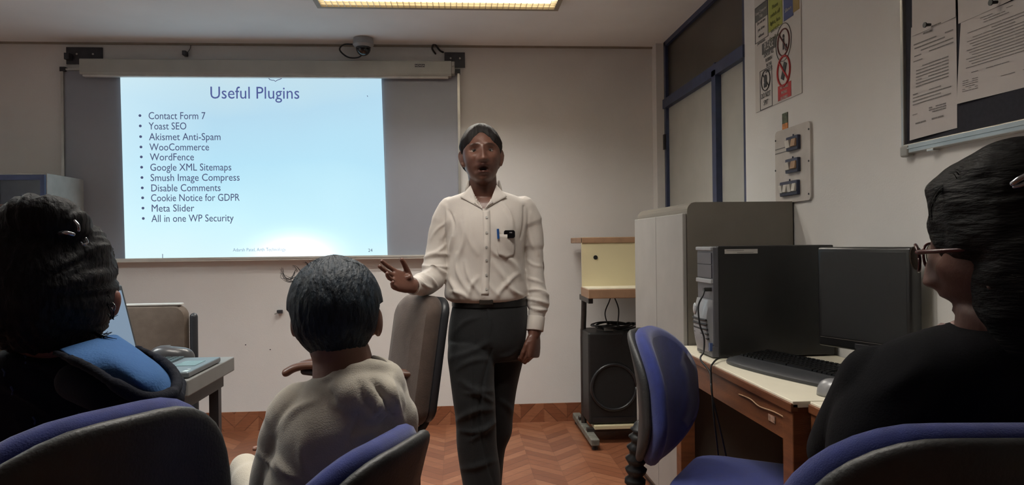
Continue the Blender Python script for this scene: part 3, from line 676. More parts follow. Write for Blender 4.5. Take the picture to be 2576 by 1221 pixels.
# computer mouse behind the laptop deck
def mouse(x, y, z, rz, label, m1, m2, sc_=1.0):
    t = empty('computer_mouse', (x, y, z), label, 'mouse', None)
    R_ = Matrix.Translation((x, y, z)) @ Matrix.Rotation(rz, 4, 'Z')
    mb = MB(); rg = []
    for k in range(9):
        u = k/8; h = max(.001, math.cos(u*math.pi/2)); rg.append([R_ @ Vector((.033*sc_*h**.45*math.cos(a_), .056*sc_*h**.45*math.sin(a_), .001+.036*sc_*math.sin(u*math.pi/2)*(1+.12*math.sin(a_)))) for a_ in [2*math.pi*i/24 for i in range(24)]])
    mb.rings(rg); mb.build('shell', m1, t, True)
    MB().cyl(R_ @ Vector((-.004, .030, .031)), R_ @ Vector((.004, .030, .031)), .009, seg=14).build('scroll_wheel', m2, t)
    return t
M_SILV = mat('mouse_silver', (140, 140, 142), .35, .03, metal=.3)
mouse(-1.00, 2.655, TZ+.0005, .4+math.pi/2, 'dark and silver computer mouse on the side table behind the laptop', mat('mouse_dark', (70, 70, 72), .3), M_SILV, 1.35)

# ================================================================ brown office chairs
M_BRN = mat('brown_fabric', (82, 68, 60), .85, .06, 30, .25, 260, sheen=.2); M_BRNL = mat('tan_fabric', (104, 92, 82), .85, .05, 30, .2, 260)
M_ARMW = mat('arm_wood', (92, 62, 48), .4, .1, 20)
def cushion(mb, w, h, t, r, fn, n=7, bulge=.3):
    """padded slab: rounded outline w x h, thickness t; fn maps (u,v,d)"""
    O = rrect(w, h, r); rg = []
    for k in range(n):
        a_ = math.pi*k/(n-1); s_ = math.sin(a_); d = -math.cos(a_)*t/2
        inset = t*.5*(1-s_**.6) if s_ > 0 else t*.5
        fu = (w/2-inset)/(w/2); fv = (h/2-inset)/(h/2)
        rg.append([fn(u*fu, v*fv, d) for u, v in O])
    # bulged face centres
    fr = [fn(u*.5, v*.5, -t/2-t*bulge*.5) for u, v in O]; bk = [fn(u*.5, v*.5, t/2+t*bulge*.5) for u, v in O]
    mb.rings([fr]+rg+[bk]); return mb
# chair behind the laptop (seen square on, facing the room)
cA = empty('office_chair', (-1.42, 3.25, 0), 'low-backed brown office chair with dark side posts standing behind the laptop table', 'chair')
yA = 3.30
pl = at(318, 770, yA); pr = at(474, 766, yA)
xc = pr.x-.24; ztA = pr.z
cushion(MB(), .48, .50, .06, .05, lambda u, v, d: Vector((xc+u, yA+d, ztA-.25+v))).build('backrest', M_BRNL, cA, 'auto')
MB().box((xc-.20, yA-.022, ztA-.003), (xc+.215, yA+.02, ztA+.006), bev=.003).build('top_trim', mat('trim_white', (205, 205, 200), .35), cA)
for sx in (-1, 1): MB().tube([(xc+sx*.262, yA, ztA-.055), (xc+sx*.262, yA, .45), (xc+sx*.262, yA-.04, .02)], .017, 12).build('side_post', M_DTUBE, cA, True)
for sx in (-1, 1): MB().tube([(xc+sx*.262, yA, .44), (xc+sx*.262, yA-.42, .44), (xc+sx*.262, yA-.44, .02)], .014, 12).build('leg', M_DTUBE, cA, True)
cushion(MB(), .48, .44, .07, .05, lambda u, v, d: Vector((xc+u, yA-.24+v, .44-d))).build('seat', M_BRNL, cA, 'auto')
# tall brown chair next to the standing man, facing left
yB = 2.80
cB = empty('tall_armchair', (-.15, yB, 0), 'tall brown upholstered armchair beside the standing man, turned to the left', 'chair')
# back: slab in a plane leaning back to the right, seen obliquely
ang = math.radians(-58)     # direction of the back's width, measured from +x
wv = Vector((math.cos(ang), math.sin(ang), 0))      # width direction (towards the camera and right)
nv_ = Vector((-math.sin(ang), math.cos(ang), 0))*-1   # front normal (left)
bb_ = at(1020, 1065, yB); tt_ = at(1062, 742, yB)
lean_v = (tt_-bb_)
O_ = (bb_+tt_)/2; Hh = lean_v.length; lv = lean_v.normalized()
def fB(u, v, d):
    k = v/(Hh/2); cur = .02*(1-k*k)
    return O_ + wv*u*(1-.0*k) + lv*v + nv_*(-d+cur)
cushion(MB(), .27, Hh, .075, .07, fB, bulge=.2).build('backrest', M_BRN, cB, 'auto')
cushion(MB(), .275, Hh*.97, .035, .07, lambda u, v, d: fB(u, v, d+.045), bulge=.1).build('back_shell', M_DTUBE, cB, 'auto')
MB().tube(bez([O_-lv*Hh*.42+wv*.08-nv_*.05, O_-lv*Hh*.54+wv*.07-nv_*.02, O_-lv*Hh*.60+nv_*.06, Vector((-.30, 2.80, .44))], 6), .014, 10).build('lower_tube', M_DTUBE, cB, True)
# arms with wooden rests
def armrest(off, z_, x0_, x1_):
    a_ = MB().tube(bez([at(x0_, 941, off), at(x0_+35, 926, off), at(x0_+80, 921, off), at(x1_-8, 941, off), at(x1_, 943, off)], 6), [.014]*25, 10, flat=1.9).build('armrest', M_ARMW, cB, True)
    return a_
yo = 2.72
MB().tube(bez([at(720, 938, yo), at(742, 926, yo), at(775, 920, yo), at(830, 921, yo), at(930, 932, yo), at(1032, 941, yo)], 6), .015, 12, flat=1.6).build('armrest', M_ARMW, cB, True)
MB().tube(bez([at(765, 935, yo), at(880, 948, yo), at(1010, 957, yo), at(1075, 952, yo), at(1096, 940, 2.78)], 6), .013, 10).build('arm_tube', M_DTUBE, cB, True)
yo2 = 3.05
MB().tube(bez([at(760, 918, yo2), at(800, 910, yo2), at(900, 915, yo2), at(1000, 925, yo2)], 6), .015, 12, flat=1.6).build('armrest', M_ARMW, cB, True)
cushion(MB(), .46, .46, .08, .06, lambda u, v, d: Vector((-.45+u, 2.88+v, .44-d))).build('seat', M_BRN, cB, 'auto')
for x, y in ((-.64, 2.70), (-.64, 3.06)): MB().tube([(x, y, .40), (x, y, .015)], .013, 10).build('leg', M_DTUBE, cB, True)
lx = at(1037, 1180, 2.7).x
for x, y in ((lx, 2.70), (lx, 3.06)): MB().tube([(x, y, .42), (x, y, .015)], .011, 10).build('leg', mat('leg_brown', (74, 52, 44), .4), cB, True)
# loose thread on the back
p = at(1055, 925, 2.70); MB().tube(bez([at(1048, 910, 2.70), at(1056, 918, 2.685), at(1055, 930, 2.69), at(1059, 938, 2.70)], 4), .0012, 5).build('loose_thread', M_SILV, cB)

# ================================================================ blue operator chairs
M_BLUEF = mat('blue_fabric', (26, 42, 114), .85, .06, 40, .2, 500, sheen=.3); M_SHELL = mat('shell_plastic', (46, 47, 48), .5, .06, 30, .15, 200)
def operator_chair(name, loc, facing, label, top_z, w=.44, h=.44, recline=.10, cr=.165, sf_=None, so=.30, shell_in=.0, hide_base=False):
    """backrest centre above loc; facing = direction the sitter looks (angle from +x)"""
    t = empty(name, (loc[0], loc[1], 0), label, 'chair', 'blue swivel chairs'); 
    F_ = Vector((math.cos(facing), math.sin(facing), 0)); W_d = Vector((-F_.y, F_.x, 0)); B0 = Vector((loc[0], loc[1], 0)); Z = Vector((0, 0, 1))
    zc_ = top_z-h/2
    def fn(u, v, d, off=0):
        bow = .07*(u/(w/2))**2+.03*math.sin((v/h+.5)*math.pi)      # wraps round the sitter, lumbar bulge
        q_ = v/(h/2)
        return B0+Z*(zc_+v)+W_d*(u*(1-.06*max(0, -q_)-.05*max(0, q_)))+F_*(bow-.03+off-d-recline*(v+h/2)*1.0+recline*h/2)
    O = rrect(w, h, cr, 9)
    def slab(mb, sc0, d0, d1, rnd):
        rg = []; n = 7
        for k in range(n):
            a_ = math.pi*k/(n-1); d = (d0+d1)/2-math.cos(a_)*(d1-d0)/2; ins = rnd*(1-math.sin(a_))
            rg.append([fn(u*(1-2*ins/w)*sc0, v*(1-2*ins/h)*sc0, d) for u, v in O])
        def inner(d, rev):
            out = []
            for f_ in (.85, .6, .3, .05): out.append([fn(u*f_*sc0, v*f_*sc0, d) for u, v in O])
            return out
        rg = inner(d0, 0)[::-1]+rg+inner(d1, 1)
        mb.rings(rg); return mb
    slab(MB(), 1.0, -.030, .026, .030).build('backrest', M_BLUEF, t, True)
    slab(MB(), .965, .022, .050, .016).build('back_shell', M_SHELL, t, True)
    sz = .47; sa = facing if sf_ is None else math.radians(sf_); F2 = Vector((math.cos(sa), math.sin(sa), 0)); W2 = Vector((-F2.y, F2.x, 0)); SC = B0+F2*so
    def fs(u, v, d): return SC+Z*(sz-.03-d+.012*((v/.2)**2))+F2*v+W2*u
    cushion(MB(), .47, .46, .075, .12, fs, bulge=.25).build('seat', M_BLUEF, t, True)
    mb = MB(); prism(mb, rrect(.42, .41, .1), .036, .062, fs); mb.build('seat_pan', M_SHELL, t)
    # bellows + back bar
    pts = [B0-F_*.055+Z*(top_z-h+.10), B0-F_*.075+Z*(top_z-h-.02), B0-F_*.06+Z*(sz-.12), B0+F2*.12+Z*(sz-.13), SC+Z*(sz-.13)]
    bp = bez(pts, 12); mb = MB(); mb.tube(bp, [.030+.008*math.sin(i*2.0) for i in range(len(bp))], 12); mb.build('bellows', M_BLK, t, True)
    MB().cyl(SC+Z*.10, SC+Z*(sz-.1), .028, .022).build('gas_lift', M_BLK, t)
    base = MB()
    for k in range(5):
        a_ = facing+.3+k*2*math.pi/5; e_ = Vector((math.cos(a_), math.sin(a_), 0))
        leg = MB().tube([SC+Z*.11, SC+e_*.15+Z*.095, SC+e_*.28+Z*.07], [.026, .020, .015], 10).build('base_leg', M_BLK, t, True)
        MB().cyl(SC+e_*.28+Z*.026-Vector((-e_.y, e_.x, 0))*.018, SC+e_*.28+Z*.026+Vector((-e_.y, e_.x, 0))*.018, .0255, seg=16).build('caster', M_BLK, leg)
    return t
operator_chair('swivel_chair', (.632, 2.30), math.radians(-33), 'empty blue swivel chair standing at the desk under the desktop tower', .925, .39, .43, .06)
operator_chair('swivel_chair', (-.50, 1.05), math.radians(149), 'blue swivel chair at the lower left, holding the woman in navy', .985, .53, .50, .05, .22, 135, .38)
operator_chair('swivel_chair', (-.160, 1.25), math.radians(158), 'blue swivel chair behind the young man in the beige hoodie', .885, .44, .44, .10, .165, 125)
operator_chair('swivel_chair', (.62, .84), math.radians(84), 'blue swivel chair at the lower right, holding the woman with glasses', .985, .47, .46, .05, .165, 68)

# ================================================================ DESKS
M_TOP = mat('desk_laminate', (236, 229, 208), .4, .02, 6)
M_WOOD = mat('desk_wood', (122, 74, 44), .45, .18, 5, .1, 60, stretch=(1, 1, 8), col2=(84, 48, 28))
M_CHIP = mat('raw_chip', (150, 118, 88), .7, .1, 30)
DZ = .777
def desk(x0, y0, y1, label):
    t = empty('computer_desk', ((x0+RW)/2, (y0+y1)/2, 0), label, 'desk', 'desks along the right wall'); x1 = RW-.01
    MB().box((x0-.004, y0, DZ-.018), (x1, y1, DZ), bev=.002).build('desk_top', M_TOP, t)
    MB().box((x0-.010, y0+.0, DZ-.030), (x0+.012, y1, DZ-.006), bev=.003).build('front_lipping', M_WOOD, t)
    MB().box((x0+.0, y0+.055, DZ-.115), (x0+.022, y1-.055, DZ-.022)).build('front_rail', M_WOOD, t)
    for yy in (y0+.004, y1-.026): MB().box((x0+.05, yy, DZ-.115), (x1-.05, yy+.022, DZ-.018)).build('side_rail', M_WOOD, t)
    for yy in (y0+.002, y1-.062):
        for xx in (x0-.004, x1-.06): MB().box((xx, yy, 0), (xx+.058, yy+.06, DZ-.018), bev=.003).build('leg', M_WOOD, t)
    MB().box((x1-.03, y0+.062, .25), (x1-.012, y1-.062, DZ-.018)).build('back_board', mat('back_board_dark', (66, 44, 30), .7), t)
    return t
d1 = desk(.872, 1.858, 2.895, 'cream-topped wooden desk carrying the black tower, monitor and keyboard')
# splintered edge + sticker on the front rail
p0 = atx(1858, 992, .870); p1 = atx(1975, 1052, .870)
mb = MB().tube(bez([p0, p0.lerp(p1, .3)+Vector((-.002, 0, .004)), p0.lerp(p1, .5)+Vector((-.002, 0, -.004)), p0.lerp(p1, .8)+Vector((-.002, 0, .002)), p1], 5), [.001]+[.0022]*19+[.0014], 6); mb.build('splintered_strip', M_CHIP, d1, True)
p = atx(1942, 1053, .871); MB().box((.8695, p.y-.022, p.z-.010), (.8715, p.y+.022, p.z+.008)).build('worn_sticker', mat('sticker_worn', (150, 118, 100), .6, .3, 80), d1)
d2 = desk(.915, 1.38, 1.850, 'nearer wooden desk beside the woman with glasses, continuing the row')
# ---- desktop tower
M_TOWER = mat('tower_black', (19, 19, 20), .42, .08, 10, .06, 300); M_TSIL = mat('tower_silver', (150, 152, 156), .35, .03, metal=.25); M_TMID = mat('tower_grey', (78, 78, 84), .4)
ty = 2.555; tx0 = at(1800, 800, ty).x; tx1_ = 1.352; tz1 = at(1802, 620, ty).z; tyb = ty+.175
tw = empty('desktop_tower', ((tx0+tx1_)/2, ty+.09, DZ), 'large black desktop computer tower with silver front lying at the desk far end', 'computer')
tag(tw, 'large black desktop computer tower with a silver front, standing on the desk')
fn_ = tx0+.0
MB().box((fn_+.012, ty, DZ+.006), (tx1_, tyb, tz1), bev=.004).build('case', M_TOWER, tw)
MB().box((fn_-.012, ty+.002, DZ+.004), (fn_+.014, tyb-.002, DZ+.045), bev=.004).build('front_foot', M_TMID, tw)
zz_ = lambda py: at(1780, py, ty+.08).z
MB().box((fn_-.006, ty+.002, DZ+.04), (fn_+.014, tyb-.002, tz1-.004), bev=.003).build('front_panel', M_TMID, tw)
MB().box((fn_-.014, ty+.004, tz1-.016), (fn_+.01, tyb-.004, tz1-.002), bev=.004).build('silver_bar', M_TSIL, tw)
MB().box((fn_-.014, ty+.004, zz_(712)), (fn_+.0, tyb-.004, zz_(701)), bev=.003).build('silver_bar', M_TSIL, tw)
MB().box((fn_-.010, ty+.012, zz_(698)), (fn_-.004, tyb-.012, zz_(666)), bev=.001).build('drive_bay', mat('bay_grey', (70, 70, 78), .35), tw)
MB().box((fn_-.010, ty+.012, zz_(664)), (fn_-.004, tyb-.012, zz_(636)), bev=.001).build('drive_bay', MATS['bay_grey'], tw)
# bulged silver lower front
zlo, zhi = zz_(880), zz_(752)
mb = MB(); rg = []
for k in range(11):
    v = k/10; z = zlo+(zhi-zlo)*v; b_ = .012+.026*math.sin(math.pi*(.12+.80*v))**.8
    rg.append([Vector((fn_-b_*(1-(2*u-1)**4*.55) if 0 < u < 1 else fn_-.002, ty+.006+(tyb-ty-.012)*u, z)) for u in [i/12 for i in range(13)]]+[Vector((fn_+.002, tyb-.006, z)), Vector((fn_+.002, ty+.006, z))])
mb.rings(rg); mb.build('front_cowl', M_TSIL, tw, 'auto')
for k in range(5):
    z = zz_(801+k*11.5); MB().tube([(fn_-.030+k*.002, ty+.016, z), (fn_-.040+k*.0025, ty+.05, z), (fn_-.040+k*.0025, tyb-.05, z), (fn_-.030+k*.002, tyb-.02, z)], .0042, 8).build('vent_slot', M_BLK, tw)
p = at(1766, 776, ty+.12); mb = MB(); mb.sph((fn_-.036, ty+.118, p.z), (.006, .014, .022), 16); mb.build('power_button', mat('button_bright', (190, 194, 198), .2, metal=.4), tw, True)
MB().box((fn_-.020, ty+.004, zz_(876)), (fn_-.010, ty+.05, zz_(857))).build('blue_badge', mat('badge_blue', (54, 74, 120), .3), tw)
MB().box((fn_-.024, tyb-.07, zz_(872)), (fn_-.012, tyb-.04, zz_(850))).build('spec_sticker', mat('badge_grey', (160, 160, 165), .4), tw)
aL = at(1823, 627, ty-.001); bL = at(1906, 638, ty-.001)
lab_ = MB().box((aL.x, ty-.0012, bL.z), (bL.x, ty+.004, aL.z-.001)).build('asset_label', mat('label_grey', (172, 168, 164), .5), tw)
mb = MB(); mb.box((aL.x+.006, ty-.0018, aL.z-.0065), (aL.x+.07, ty-.0010, aL.z-.0045)).box((aL.x+.045, ty-.0018, bL.z+.0025), (aL.x+.105, ty-.0010, bL.z+.0045)); mb.build('label_print', M_GRYI, lab_)
# usb plug + cable
pz = zz_(726)
mb = MB().box((fn_-.034, ty+.018, pz-.007), (fn_-.004, ty+.036, pz+.007), bev=.003)
uc = mb.build('usb_cable', M_BLK, None)
t = MB().tube(bez([(fn_-.03, ty+.027, pz), at(1769, 742, ty-.01)+Vector((0, 0, 0)), at(1757, 770, ty-.01), at(1760, 815, ty-.02), at(1771, 850, ty-.03), at(1770, 885, ty-.04), at(1762, 905, ty-.06), (.855, 2.45, DZ-.03), (.845, 2.40, DZ-.10), (.90, 2.42, .45), (.98, 2.52, .12)], 8), .0032, 8)
tt2 = t.build('cord', mat('cable_black', (20, 20, 22)), uc, True); tag(uc, 'black cable plugged in the tower front and falling over the desk edge', 'cable')
c2 = MB().tube(bez([(fn_+.06, ty-.03, DZ+.006), (fn_-.0, ty-.05, DZ+.012), (.862, 2.44, DZ+.004), (.848, 2.42, DZ-.03), (.855, 2.40, .55), (.93, 2.5, .30), (1.1, 2.6, .22), (1.30, 2.7, .25)], 8), .0032, 8).build('power_cable', MATS['cable_black'], None, True)
tag(c2, 'black cable curling from under the tower round the desk edge', 'cable')
# ---- monitor
mc0 = Vector((at(2066, 740, 2.33).x, 2.33, 0)); mc1 = Vector((at(2304, 740, 2.02).x, 2.02, 0))
Wd = (mc1-mc0); MWW = Wd.length; Wd.normalize(); Nd = Vector((-Wd.y, Wd.x, 0))*-1
if Nd.x > 0: Nd = -Nd
zm0 = at(2066, 868, 2.33).z; zm1 = at(2180, 622, 2.15).z
mcx = (mc0+mc1)/2
MM = Matrix((( Wd.x, -Nd.x, 0), (Wd.y, -Nd.y, 0), (0, 0, 1))).to_4x4()
MM = Matrix.Translation((mcx.x, mcx.y, 0)) @ MM       # local: x along width, -y towards viewer, z up
mon = empty('computer_monitor', (mcx.x, mcx.y, DZ), 'black flat computer monitor with dark screen standing beside the tower on the desk', 'monitor')
M_MON = mat('monitor_black', (22, 22, 23), .35, .06); M_SCR = mat('dark_screen', (12, 12, 13), .5, .05, spec=.6)
hw = MWW/2
MB().box((-hw, -.018, zm0), (hw, .030, zm1), MM, bev=.009).build('housing', M_MON, mon, 'auto')
MB().box((-hw+.03, .028, zm0+.03), (hw-.03, .060, zm1-.03), MM, bev=.02).build('rear_cover', M_MON, mon, 'auto')
MB().box((-hw+.016, -.0185, zm0+.034), (hw-.016, -.017, zm1-.016), MM).build('screen', M_SCR, mon)
MB().tube([MM @ Vector((-hw+.012, -.0188, zm0+.030)), MM @ Vector((hw-.012, -.0188, zm0+.030))], .0010, 6).build('bezel_line', mat('line_grey', (70, 66, 62), .4), mon)
MB().box((-.025, -.020, zm0+.006), (.025, -.0175, zm0+.022), MM, bev=.001).build('logo_plate', mat('plate_dark', (46, 46, 48), .3), mon)
MB().box((-.035, .005, DZ+.012), (.035, .05, zm0+.08), MM, bev=.01).build('stand_neck', M_MON, mon, 'auto')
mb = MB(); mb.cyl(MM @ Vector((0, -.0, DZ+.001)), MM @ Vector((0, -.0, DZ+.016)), .115, .10, 40); mb.build('stand_base', M_MON, mon, 'auto')
# ---- keyboard
kc0 = atz(1838, 918, DZ+.012); 
KA = Vector((.905, 2.465, DZ)); KB = Vector((1.045, 1.965, DZ))
KD = (KB-KA); KL = KD.length; KD.normalize(); KN = Vector((-KD.y, KD.x, 0))
if KN.x < 0: KN = -KN
KM = Matrix(((KD.x, KN.x, 0), (KD.y, KN.y, 0), (0, 0, 1))).to_4x4(); KM = Matrix.Translation(KA) @ KM
kb = empty('computer_keyboard', KA+KD*KL/2, 'black computer keyboard with curved wrist rest on the cream desk', 'keyboard')
mb = MB(); N_ = 24; rg = []
prof = [(0, .001), (0, .010), (.012, .018), (.05, .022), (.16, .030), (.175, .028), (.178, .001)]
for i in range(N_+1):
    u = i/N_; e_ = (2*u-1); off = -.018*(1-e_*e_)+.0; endin = .03*abs(e_)**10
    rg.append([KM @ Vector((u*KL, off*(1-d/.178)+d+endin*(.5-d/.178), z)) for d, z in prof])
mb.rings(rg); mb.build('keyboard_case', mat('keyboard_dark', (50, 51, 54), .4, .05), kb, 'auto')
M_KEY = mat('key_black', (17, 17, 18), .35)
mb = MB()
for r_ in range(6):
    y = .062+r_*.0195+(.004 if r_ == 5 else 0); zr = .0228+(y-.05)*.075
    x = .014
    while x < KL-.028:
        wd = .0165
        if r_ == 0 and .12 < x < .25: wd = .11
        if abs(x-.335*KL/.52) < .008 or abs(x-.41*KL/.52) < .006: x += .008; continue
        b0 = (x, y, zr-.004); mb.box((x, y, zr-.005), (x+wd, y+.0165, zr+.0065), KM, bev=.0015) if r_ < 0 else mb.rings([[KM @ Vector(v) for v in ((x, y, zr-.004), (x+wd, y, zr-.004), (x+wd, y+.0168, zr-.004), (x, y+.0168, zr-.004))], [KM @ Vector(v) for v in ((x+.0018, y+.0012, zr+.0062), (x+wd-.0018, y+.0012, zr+.0062), (x+wd-.0018, y+.0145, zr+.0075), (x+.0018, y+.0145, zr+.0075))]])
        x += wd+.003
kk = mb.build('keys', M_KEY, kb); kk['kind'] = 'stuff'
m_ = atz(2118, 985, DZ+.015)
mouse(m_.x, m_.y, DZ+.0005, .9, 'silver grey computer mouse on the desk beside the woman with glasses', M_SILV, M_BLK, 1.15)
mouse_cord = MB().tube(bez([(m_.x+.05, m_.y+.03, DZ+.006), at(2140, 950, 2.10), at(2112, 920, 2.16), at(2095, 935, 2.20), (1.16, 2.30, DZ+.006)], 8), .0022, 6).build('mouse_cord', MATS['cable_black'], None, True)
tag(mouse_cord, 'thin dark cord arching over the desk between keyboard and monitor base', 'cable')
#PART3
# ================================================================ PEOPLE
from mathutils.bvhtree import BVHTree
def G(x, z, x0, z0, sx, sz): return math.exp(-((x-x0)/sx)**2-((z-z0)/sz)**2)
def head_point(d, mouth_open=1.0):
    """surface of a head for a direction; x sideways, y forward, z up, eyes at z=0"""
    dx, dy, dz = d
    x = .0735*dx; y = .094*dy; z = .118*dz
    if dz < 0:
        t = -dz; x *= 1-.20*t**1.6
        if dy < 0: y *= 1-.30*t
        if dy > 0: y *= 1+.06*t
    else:
        x *= 1+.05*dz; z *= .98
    if dy < 0: x *= 1+.04*(-dy)
    if dy > 0:
        ax = abs(x); f = 0
        y *= 1-.06*dy
        f += .006*G(ax, z, .028, .024, .024, .011)                      # brow ridge
        f -= .013*G(ax, z, .031, .002, .017, .013)                      # eye sockets
        f += .007*G(ax, z, .046, -.026, .018, .018)                     # cheek bones
        f -= .005*G(ax, z, .044, -.066, .016, .022)                     # hollow of the cheek
        if -.052 < z < .022:                                            # nose
            k = min(1, max(0, (.020-z)/.058)); hgt = .004+.021*k**1.2; wdt = .0085+.006*k
            fall = 1 if z > -.042 else max(0, 1-((-.042-z)/.010)**2)
            f += hgt*math.exp(-(ax/wdt)**2*1.1)*fall
        f += .010*G(ax, z, .0145, -.040, .0075, .0075)                  # nostril wings
        f += .008*G(x, z, 0, -.057, .030, .009)+.005*G(x, z, 0, -.060, .018, .005)
        f -= .006*G(ax, z, .028, -.072, .007, .008)
        o = mouth_open
        f -= (.004+.020*o)*math.exp(-(x/.016)**4-((z+.0705)/(.0035+.0055*o))**4)   # open mouth
        f += .010*G(x, z, 0, -.083, .018, .0065)                        # lower lip
        f -= .004*G(x, z, 0, -.094, .016, .005)
        f += .010*G(x, z, 0, -.106, .020, .012)                         # chin
        y += f
    return Vector((x, y, z))
def add_head(mb, M, ears=True, mouth_open=1.0, nu=120, nv=110):
    rings = []
    for i in range(1, nv):
        v = -math.pi/2+math.pi*i/nv
        rings.append([M @ head_point((math.cos(v)*math.sin(u), math.cos(v)*math.cos(u), math.sin(v)), mouth_open) for u in [2*math.pi*j/nu for j in range(nu)]])
    mb.rings(rings)
    if ears:
        for s_ in (-1, 1):
            pts = [M @ Vector((s_*.073, .004, -.034)), M @ Vector((s_*.079, -.004, -.018)), M @ Vector((s_*.083, -.010, .002)), M @ Vector((s_*.082, -.010, .014)), M @ Vector((s_*.077, .002, .020))]
            mb.tube(bez(pts, 4), [.007]*17, 10); mb.sph(M @ Vector((s_*.075, -.002, -.006)), (.008, .014, .024), 14, M.to_3x3().normalized())
            mb.sph(M @ Vector((s_*.073, .002, -.034)), (.007, .009, .009), 10)
def hair_shell(name, M, thick, mat_, parent, amp=.0025, freq=60, seed=0, nu=150, nv=110, scale=(1, 1, 1)):
    """hair over the head: thick(dx,dy,dz) gives its depth, below zero where the skin is bare"""
    mb = MB(); rings = []
    for i in range(1, nv):
        v = -math.pi/2+math.pi*i/nv; row = []
        for j in range(nu):
            u = 2*math.pi*j/nu; d = (math.cos(v)*math.sin(u), math.cos(v)*math.cos(u), math.sin(v))
            p = head_point(d, 0) if d[1] < .3 else Vector((.0735*d[0], .09*d[1], .116*d[2]))
            t = thick(*d)
            n_ = noise.noise((u*9+seed, v*2.2, seed))*amp+noise.noise((u*freq*.5, v*5, seed+3))*amp*.6
            t2 = t+(n_ if t > 0 else 0)
            q_ = p+Vector((d[0], d[1], d[2]))*t2
            row.append(M @ Vector((q_.x*scale[0], q_.y*scale[1], q_.z*scale[2])))
        rings.append(row)
    mb.rings(rings); return mb.build(name, mat_, parent, True)
def frame(origin, fwd, up=(0, 0, 1), s=1.0):
    f = Vector(fwd).normalized(); u = Vector(up); x = f.cross(u).normalized(); u = x.cross(f)
    m = Matrix((x*s, f*s, u*s)).transposed().to_4x4(); return Matrix.Translation(origin) @ m
def add_hand(mb, M, side=1, curl=(.3, .35, .25), spread=.10, thumb=(.5, .3), s=1.0, curls=None):
    """hand: x towards the thumb, y along the fingers, z = palm * side, wrist at origin"""
    def T(p): return M @ (Vector((p[0], p[1], p[2]*side))*s)
    rg = []
    for y, w_, t_ in ((-.015, .026, .019), (.0, .028, .018), (.025, .036, .018), (.055, .041, .016), (.080, .042, .013), (.092, .038, .010)):
        rg.append([T((w_*math.copysign(abs(math.cos(a_))**.75, math.cos(a_)), y, t_*math.copysign(abs(math.sin(a_))**.8, math.sin(a_)))) for a_ in [2*math.pi*i/20 for i in range(20)]])
    mb.rings(rg)
    mb.sph(T((.022, .03, .010)), tuple(s*v for v in (.016, .022, .012)), 12)
    for i, (x0, y0, ln, r) in enumerate(((.030, .086, .070, .0088), (.010, .092, .078, .0090), (-.010, .089, .073, .0086), (-.029, .080, .058, .0078))):
        cu = curls[i] if curls else curl
        p = Vector((x0, y0-.012, 0)); ang = .0; az = spread*(1.5-i)*.9
        pts = [p.copy()]; rr = [r*1.12]; 
        for ph, fr_ in enumerate((.45, .30, .25)):
            ang += cu[ph]; L_ = ln*fr_+(.012 if ph == 0 else 0)
            d = Vector((math.sin(az)*math.cos(ang), math.cos(az)*math.cos(ang), math.sin(ang)))
            pts.append(pts[-1]+d*L_*.5); rr.append(r*(.94-.06*ph)); pts.append(pts[-1]+d*L_*.5); rr.append(r*(1.0-.08*ph))
        mb.tube([T(q_) for q_ in pts], [v*s for v in rr], 12, up=(.11, .13, .98))
    a0, a1 = thumb
    p = Vector((.022, .012, .004)); pts = [p]; d = Vector((math.sin(a0), math.cos(a0), .25)).normalized(); rr = [.013]
    pts.append(pts[-1]+d*.036); rr.append(.0115)
    d = Vector((math.sin(a0-a1*.5), math.cos(a0-a1*.5), .35)).normalized(); pts.append(pts[-1]+d*.030); rr.append(.0102)
    d = Vector((math.sin(a0-a1), math.cos(a0-a1), .40)).normalized(); pts.append(pts[-1]+d*.024); rr.append(.0088)
    mb.tube([T(q_) for q_ in pts], [v*s for v in rr], 12, up=(.11, .13, .98))
def px_rings(mb, rows, n=40, ex=2.3, fill=True):
    """rows: (py, left px, right px, Y of centre, half depth[, facing twist])"""
    rg = []
    for r_ in rows:
        py, l, r, Y, hd = r_[:5]
        a = at(l, py, Y); b = at(r, py, Y); c = (a+b)/2; hw_ = (b.x-a.x)/2
        rg.append([Vector((c.x+hw_*math.copysign(abs(math.cos(t))**(2/ex), math.cos(t)), Y+hd*math.copysign(abs(math.sin(t))**(2/ex), math.sin(t)), c.z)) for t in [2*math.pi*i/n for i in range(n)]])
    if len(rg) > 2:       # refine by smooth interpolation
        R2 = []
        for i in range(len(rg)-1):
            for k in range(4):
                t = k/4; p0, p1, p2, p3 = rg[max(i-1, 0)], rg[i], rg[i+1], rg[min(i+2, len(rg)-1)]
                R2.append([.5*((2*b_)+(c_-a_)*t+(2*a_-5*b_+4*c_-d_)*t*t+(3*b_-a_-3*c_+d_)*t**3) for a_, b_, c_, d_ in zip(p0, p1, p2, p3)])
        R2.append(rg[-1]); rg = R2
    mb.rings(rg); return mb
def folds(co, no, L, seed=0, base=.002, bf=14, gain=1.6):
    """creases pushed into cloth: L = (px0,py0,px1,py1,width px,height m) on the side facing us"""
    X, Y = project(co); front = np.clip(-no[:, 1]*1.6+.15, 0, 1)
    d = np.zeros(len(co))
    for x0, y0, x1, y1, wd, h in L:
        vx, vy = x1-x0, y1-y0; ll = vx*vx+vy*vy; t = np.clip(((X-x0)*vx+(Y-y0)*vy)/ll, 0, 1)
        bend = np.sin(t*np.pi)*.12*math.sqrt(ll)*math.sin(seed+x0)
        nl_ = math.sqrt(ll); dx = X-(x0+t*vx-bend*vy/nl_); dy = Y-(y0+t*vy+bend*vx/nl_)
        dd = np.hypot(dx, dy); d += gain*h*np.exp(-(dd/wd)**2)*(.35+.65*np.sin(t*np.pi))
    d *= front
    if base: d += base*nz3(co, bf, seed)
    return co+no*d[:, None]
